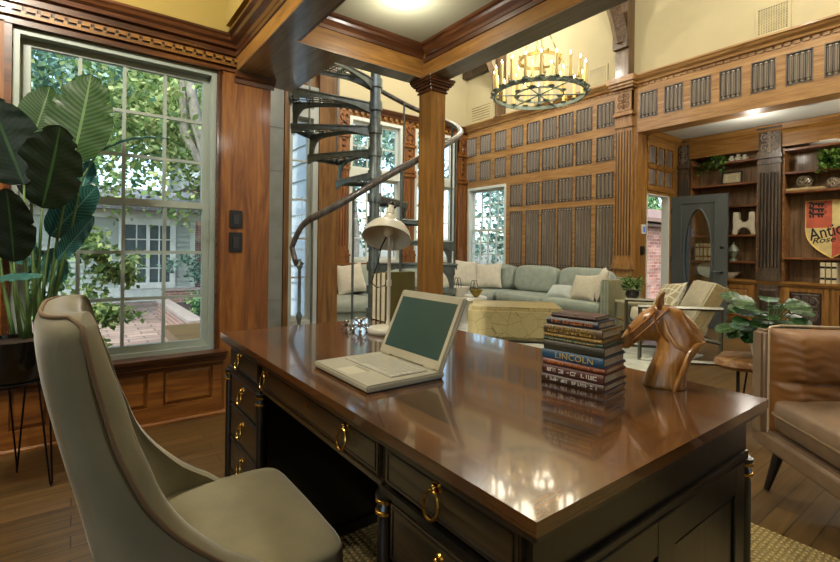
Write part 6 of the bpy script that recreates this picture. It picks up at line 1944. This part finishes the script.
w_ = m.build('window', mat('house_window_paint', '#c3cac4', .5), hs); m = MB(); m.box(wx_a, hy-.05, wz_a, wx_b, hy-.045, wz_b); m.build('pane', mat('dark_reflective_pane', '#46575a', .05, 0, .2, 3, coat=.5), w_)
# brick planter with its shrub
pl_t = thing('brick_planter', 'low angled brick planter with pale capstones on the patio', 'planter', (1.5, 7.6, GZ))
BR = brick_mat('planter_brick', '#7d5546', '#96705f', '#9a9084', 3.0, bw=.7, rh=.22, ms=.03, rough=.85, upright=True)
m = MB(); m.box(1.36, 7.35, GZ, 1.98, 7.5, -.02); m.box(1.36, 7.5, GZ, 1.52, 10.6, -.02); m.box(1.7, 12.2, GZ, 4.5, 12.4, .05)
m.build('brick_wall', BR, pl_t)
m = MB(); m.box(1.33, 7.32, -.02, 1.98, 7.53, .03); m.box(1.33, 7.53, -.02, 1.55, 10.6, .03); m.box(1.66, 12.16, .05, 4.5, 12.44, .10); m.build('capstone', mat('capstone', '#8f857c', .8, 0, .15, 6), pl_t)
m = MB(); m.box(1.52, 7.5, GZ, 1.98, 10.6, -.05); m.build('soil', bpy.data.materials['potting_soil'], pl_t)
LEAFY = foliage_mat('garden_yellow_green', '#35552c', '#6f8f4c', '#b0bf7c', 1.1); LEAFG = foliage_mat('garden_green', '#1c3a22', '#477a4c', '#96b778', 1.0); LEAFC = foliage_mat('garden_cool_green', '#24463e', '#5c8a78', '#a9c8b4', 1.0)
BARK = mat('grey_bark', '#8d8a80', .9, 0, .2, 12, .4, 30)
def crown_leaves(mb, c, R, n, size, seed, sz=(1, 1, .8)):
    rr = random.Random(seed)
    cl = [(V((rr.gauss(0, .45)*sz[0], rr.gauss(0, .45)*sz[1], rr.gauss(0, .45)*sz[2]))*R, rr.uniform(.18, .4)*R) for _ in range(max(6, n//90))]
    for i in range(n):
        cc, r = cl[i % len(cl)]
        p = V(c)+cc+V((rr.gauss(0, .5), rr.gauss(0, .5), rr.gauss(0, .4)))*r
        ax_ = V((rr.uniform(-1, 1), rr.uniform(-1, 1), rr.uniform(-1, .4))).normalized(); sd = ax_.cross(V((rr.uniform(-1, 1), rr.uniform(-1, 1), rr.uniform(-1, 1)))).normalized()
        L = size*rr.uniform(.6, 1.4)
        mb.add([p, p+ax_*L*.5+sd*L*.3, p+ax_*L, p+ax_*L*.5-sd*L*.3], [(0, 1, 2, 3)])
def tree(name, lab, x, y, h, R, n, size, lm, seed, trunk=True, cz=None, lean=0, sz=(1, 1, .8), cat='tree', group=None):
    t = thing(name, lab, cat, (x, y, GZ), 0, group)
    cz = h*.72 if cz is None else cz
    rr = random.Random(seed)
    if trunk:
        m = MB(); m.tube([(x, y, GZ), (x+.1+lean*.3, y, GZ+h*.3), (x-.05+lean*.7, y+.1, GZ+h*.6), (x+lean, y, GZ+h*.85)], [.16, .12, .09, .03], 9)
        for k in range(4):
            a = rr.uniform(0, 6.28); m.tube([(x+lean*.5, y, GZ+h*(.4+.1*k)), (x+lean*.5+cos(a)*R*.5, y+sin(a)*R*.5, GZ+h*(.6+.1*k))], [.05, .015], 6)
        m.build('trunk', BARK, t, smooth=True)
    m = MB(); crown_leaves(m, (x+lean*.7, y, GZ+cz), R, n, size, seed, sz); m.build('crown', lm, t)
    return t
gt = 'trees beyond the windows'
tree('garden_tree', 'yellow green leafy tree filling the middle of the study window', 1.2, 11.2, 6.4, 2.3, 8500, .13, LEAFY, 1, False, 4.2, group=gt)
tree('garden_tree', 'cool green tree at the upper left of the study window behind the plant leaves', -1.7, 10.5, 6.5, 2.4, 7500, .13, LEAFC, 2, group=gt)
tree('garden_tree', 'green tree rising behind the roof of the clapboard house', 3.2, 19.5, 9, 4.2, 4600, .32, LEAFG, 3, group=gt)
tree('garden_tree', 'tall backdrop tree behind the house roof on its other side', -3.0, 19.5, 9.5, 4.4, 4600, .32, LEAFG, 4, group=gt)
tb = thing('bare_forked_tree', 'pale bare forked tree trunk slanting across the upper right window panes', 'tree', (2.35, 9.2, GZ), 0)
m = MB(); m.tube([(2.35, 9.2, GZ), (2.30, 9.2, .9), (2.12, 9.2, 2.1), (1.78, 9.2, 3.3), (1.55, 9.2, 4.6)], [.13, .12, .11, .10, .07], 10); m.tube([(2.28, 9.25, 1.2), (2.05, 9.3, 2.3), (1.58, 9.3, 3.2), (1.52, 9.3, 4.6)], [.09, .085, .08, .05], 9); m.tube([(2.2, 9.2, 2.0), (2.5, 9.2, 3.0), (2.6, 9.2, 4.2)], [.06, .05, .03], 8); m.build('trunk', BARK, tb, smooth=True)
bsh = 'garden shrubs on the patio'
tree('garden_shrub', 'lime green shrub against the lower left window panes', .24, 5.2, 1.9, .42, 1500, .065, LEAFY, 6, False, 1.05, sz=(.5, .5, 1.7), cat='shrub', group=bsh)
tree('garden_shrub', 'leafy shrub behind the plant stems in the window', -.38, 5.4, 2.2, .55, 1500, .075, LEAFG, 7, False, 1.1, sz=(.6, .6, 1.5), cat='shrub', group=bsh)
tree('garden_shrub', 'feathery cool green bush in front of the house corner', 2.7, 12.7, 2, .8, 1300, .10, LEAFC, 8, False, .95, sz=(1, .6, .7), cat='shrub', group=bsh)
tree('garden_shrub', 'low green plants in the brick planter', 1.78, 8.6, 1, .42, 600, .07, LEAFG, 9, False, .45, sz=(.5, 1.6, .35), cat='shrub', group=bsh)
# beyond the far windows and the panelled wall window
tree('garden_tree', 'bright tree outside the far windows beyond the stair', 4.2, 13.5, 6, 2.6, 4200, .20, LEAFY, 12, group=gt)
tree('garden_tree', 'cool green tree outside the far corner windows', 7.2, 13.2, 6.2, 2.6, 3600, .20, LEAFC, 13, group=gt)
tree('garden_tree', 'pale green tree outside the lone window of the panelled wall', 10.6, 9.3, 5, 2.3, 3600, .17, LEAFC, 14, group=gt, cz=2.4)
tree('garden_tree', 'green tree above the brick garden wall outside the doorway', 16.3, 8.6, 5.5, 2.0, 2600, .17, LEAFG, 15, False, 3.2, group=gt)
m = MB(); siding(m, 'y', 2.14, Y2+.15, YF, GZ, Zc, -1, .20); struct(m, 'clapboard_cladding', mat('pale_clapboard', '#bfc9c9', .7, 0, .03), wm)
rb = thing('red_brick_house', 'red brick house with white eaves beyond the far windows', 'house', (5.0, 17, GZ))
m = MB(); m.box(3.3, 17, GZ, 7.3, 21, 3.2); m.build('brick_wall', BR, rb)
m = MB(); m.prism([(16.6, 3.1), (16.6, 3.3), (19, 5.0), (21.4, 3.3), (21.4, 3.1)], 'x', 3.0, 7.7); m.build('roof', mat('pale_roof', '#a9aeb0', .9), rb)
bw_ = thing('garden_brick_wall', 'weathered pink brick wall with a dark coping outside the doorway', 'brick wall', (11, 5.3, GZ))
m = MB(); m.box(8.6, 5.25, GZ, 15, 5.5, 1.68); m.build('brickwork', brick_mat('weathered_brick', '#7a4636', '#937262', '#8d8780', 4.0, bw=.85, rh=.30, ms=.03, rough=.9, varn=(1, 1, 2), upright=True), bw_)
m = MB(); m.box(8.5, 5.1, 1.68, 15, 5.6, 1.74); m.prism([(5.0, 1.78), (5.0, 1.86), (5.6, 2.15), (5.6, 1.78)], 'x', 8.5, 15); m.build('coping', mat('brown_coping', '#6f5a4c', .8), bw_)

# ================================================================== SKY, SUN, CAMERA
w = bpy.data.worlds.new('sky_world'); SC.world = w; w.use_nodes = True; nt = w.node_tree
bg = nt.nodes['Background']; sk = nt.nodes.new('ShaderNodeTexSky'); sk.sky_type = 'NISHITA'; sk.sun_disc = False; sk.sun_elevation = radians(52); sk.sun_rotation = radians(200); sk.air_density = 1.0; sk.dust_density = 2.5; sk.ozone_density = 1.5
nt.links.new(sk.outputs[0], bg.inputs[0]); bg.inputs[1].default_value = SKY
su = bpy.data.lights.new('sun', 'SUN'); su.energy = SUN; su.angle = radians(2); su.color = (1, .95, .86)
so = bpy.data.objects.new('sun', su); COL.objects.link(so); so.rotation_euler = V((.55, .35, -.76)).to_track_quat('-Z', 'Y').to_euler(); so.location = (0, 0, 12)

cam = bpy.data.cameras.new('camera'); co = bpy.data.objects.new('camera', cam); COL.objects.link(co)
cam.sensor_width = 36; cam.lens = 461.54/840*36; cam.shift_y = -(281-248.64)/840; cam.clip_start = .02; cam.clip_end = 200
co.location = (0, 0, 1.12)
co.matrix_world = Matrix.Translation((0, 0, 1.12)) @ Matrix.Rotation(-radians(36.837), 4, 'Z') @ Matrix.Rotation(pi/2, 4, 'X') @ Matrix.Rotation(radians(.728), 4, 'Z')
SC.camera = co
vs_ = SC.view_settings; SC.display_settings.display_device = 'sRGB'; vs_.view_transform = 'Standard'; vs_.look = 'None'; vs_.gamma = 1; vs_.exposure = EXPO; vs_.use_curve_mapping = False
cy = SC.cycles; cy.use_denoising = True; cy.max_bounces = 9; cy.diffuse_bounces = 4; cy.glossy_bounces = 4; cy.transparent_max_bounces = 12; cy.sample_clamp_indirect = 4; cy.caustics_reflective = False; cy.caustics_refractive = False; cy.use_light_tree = True
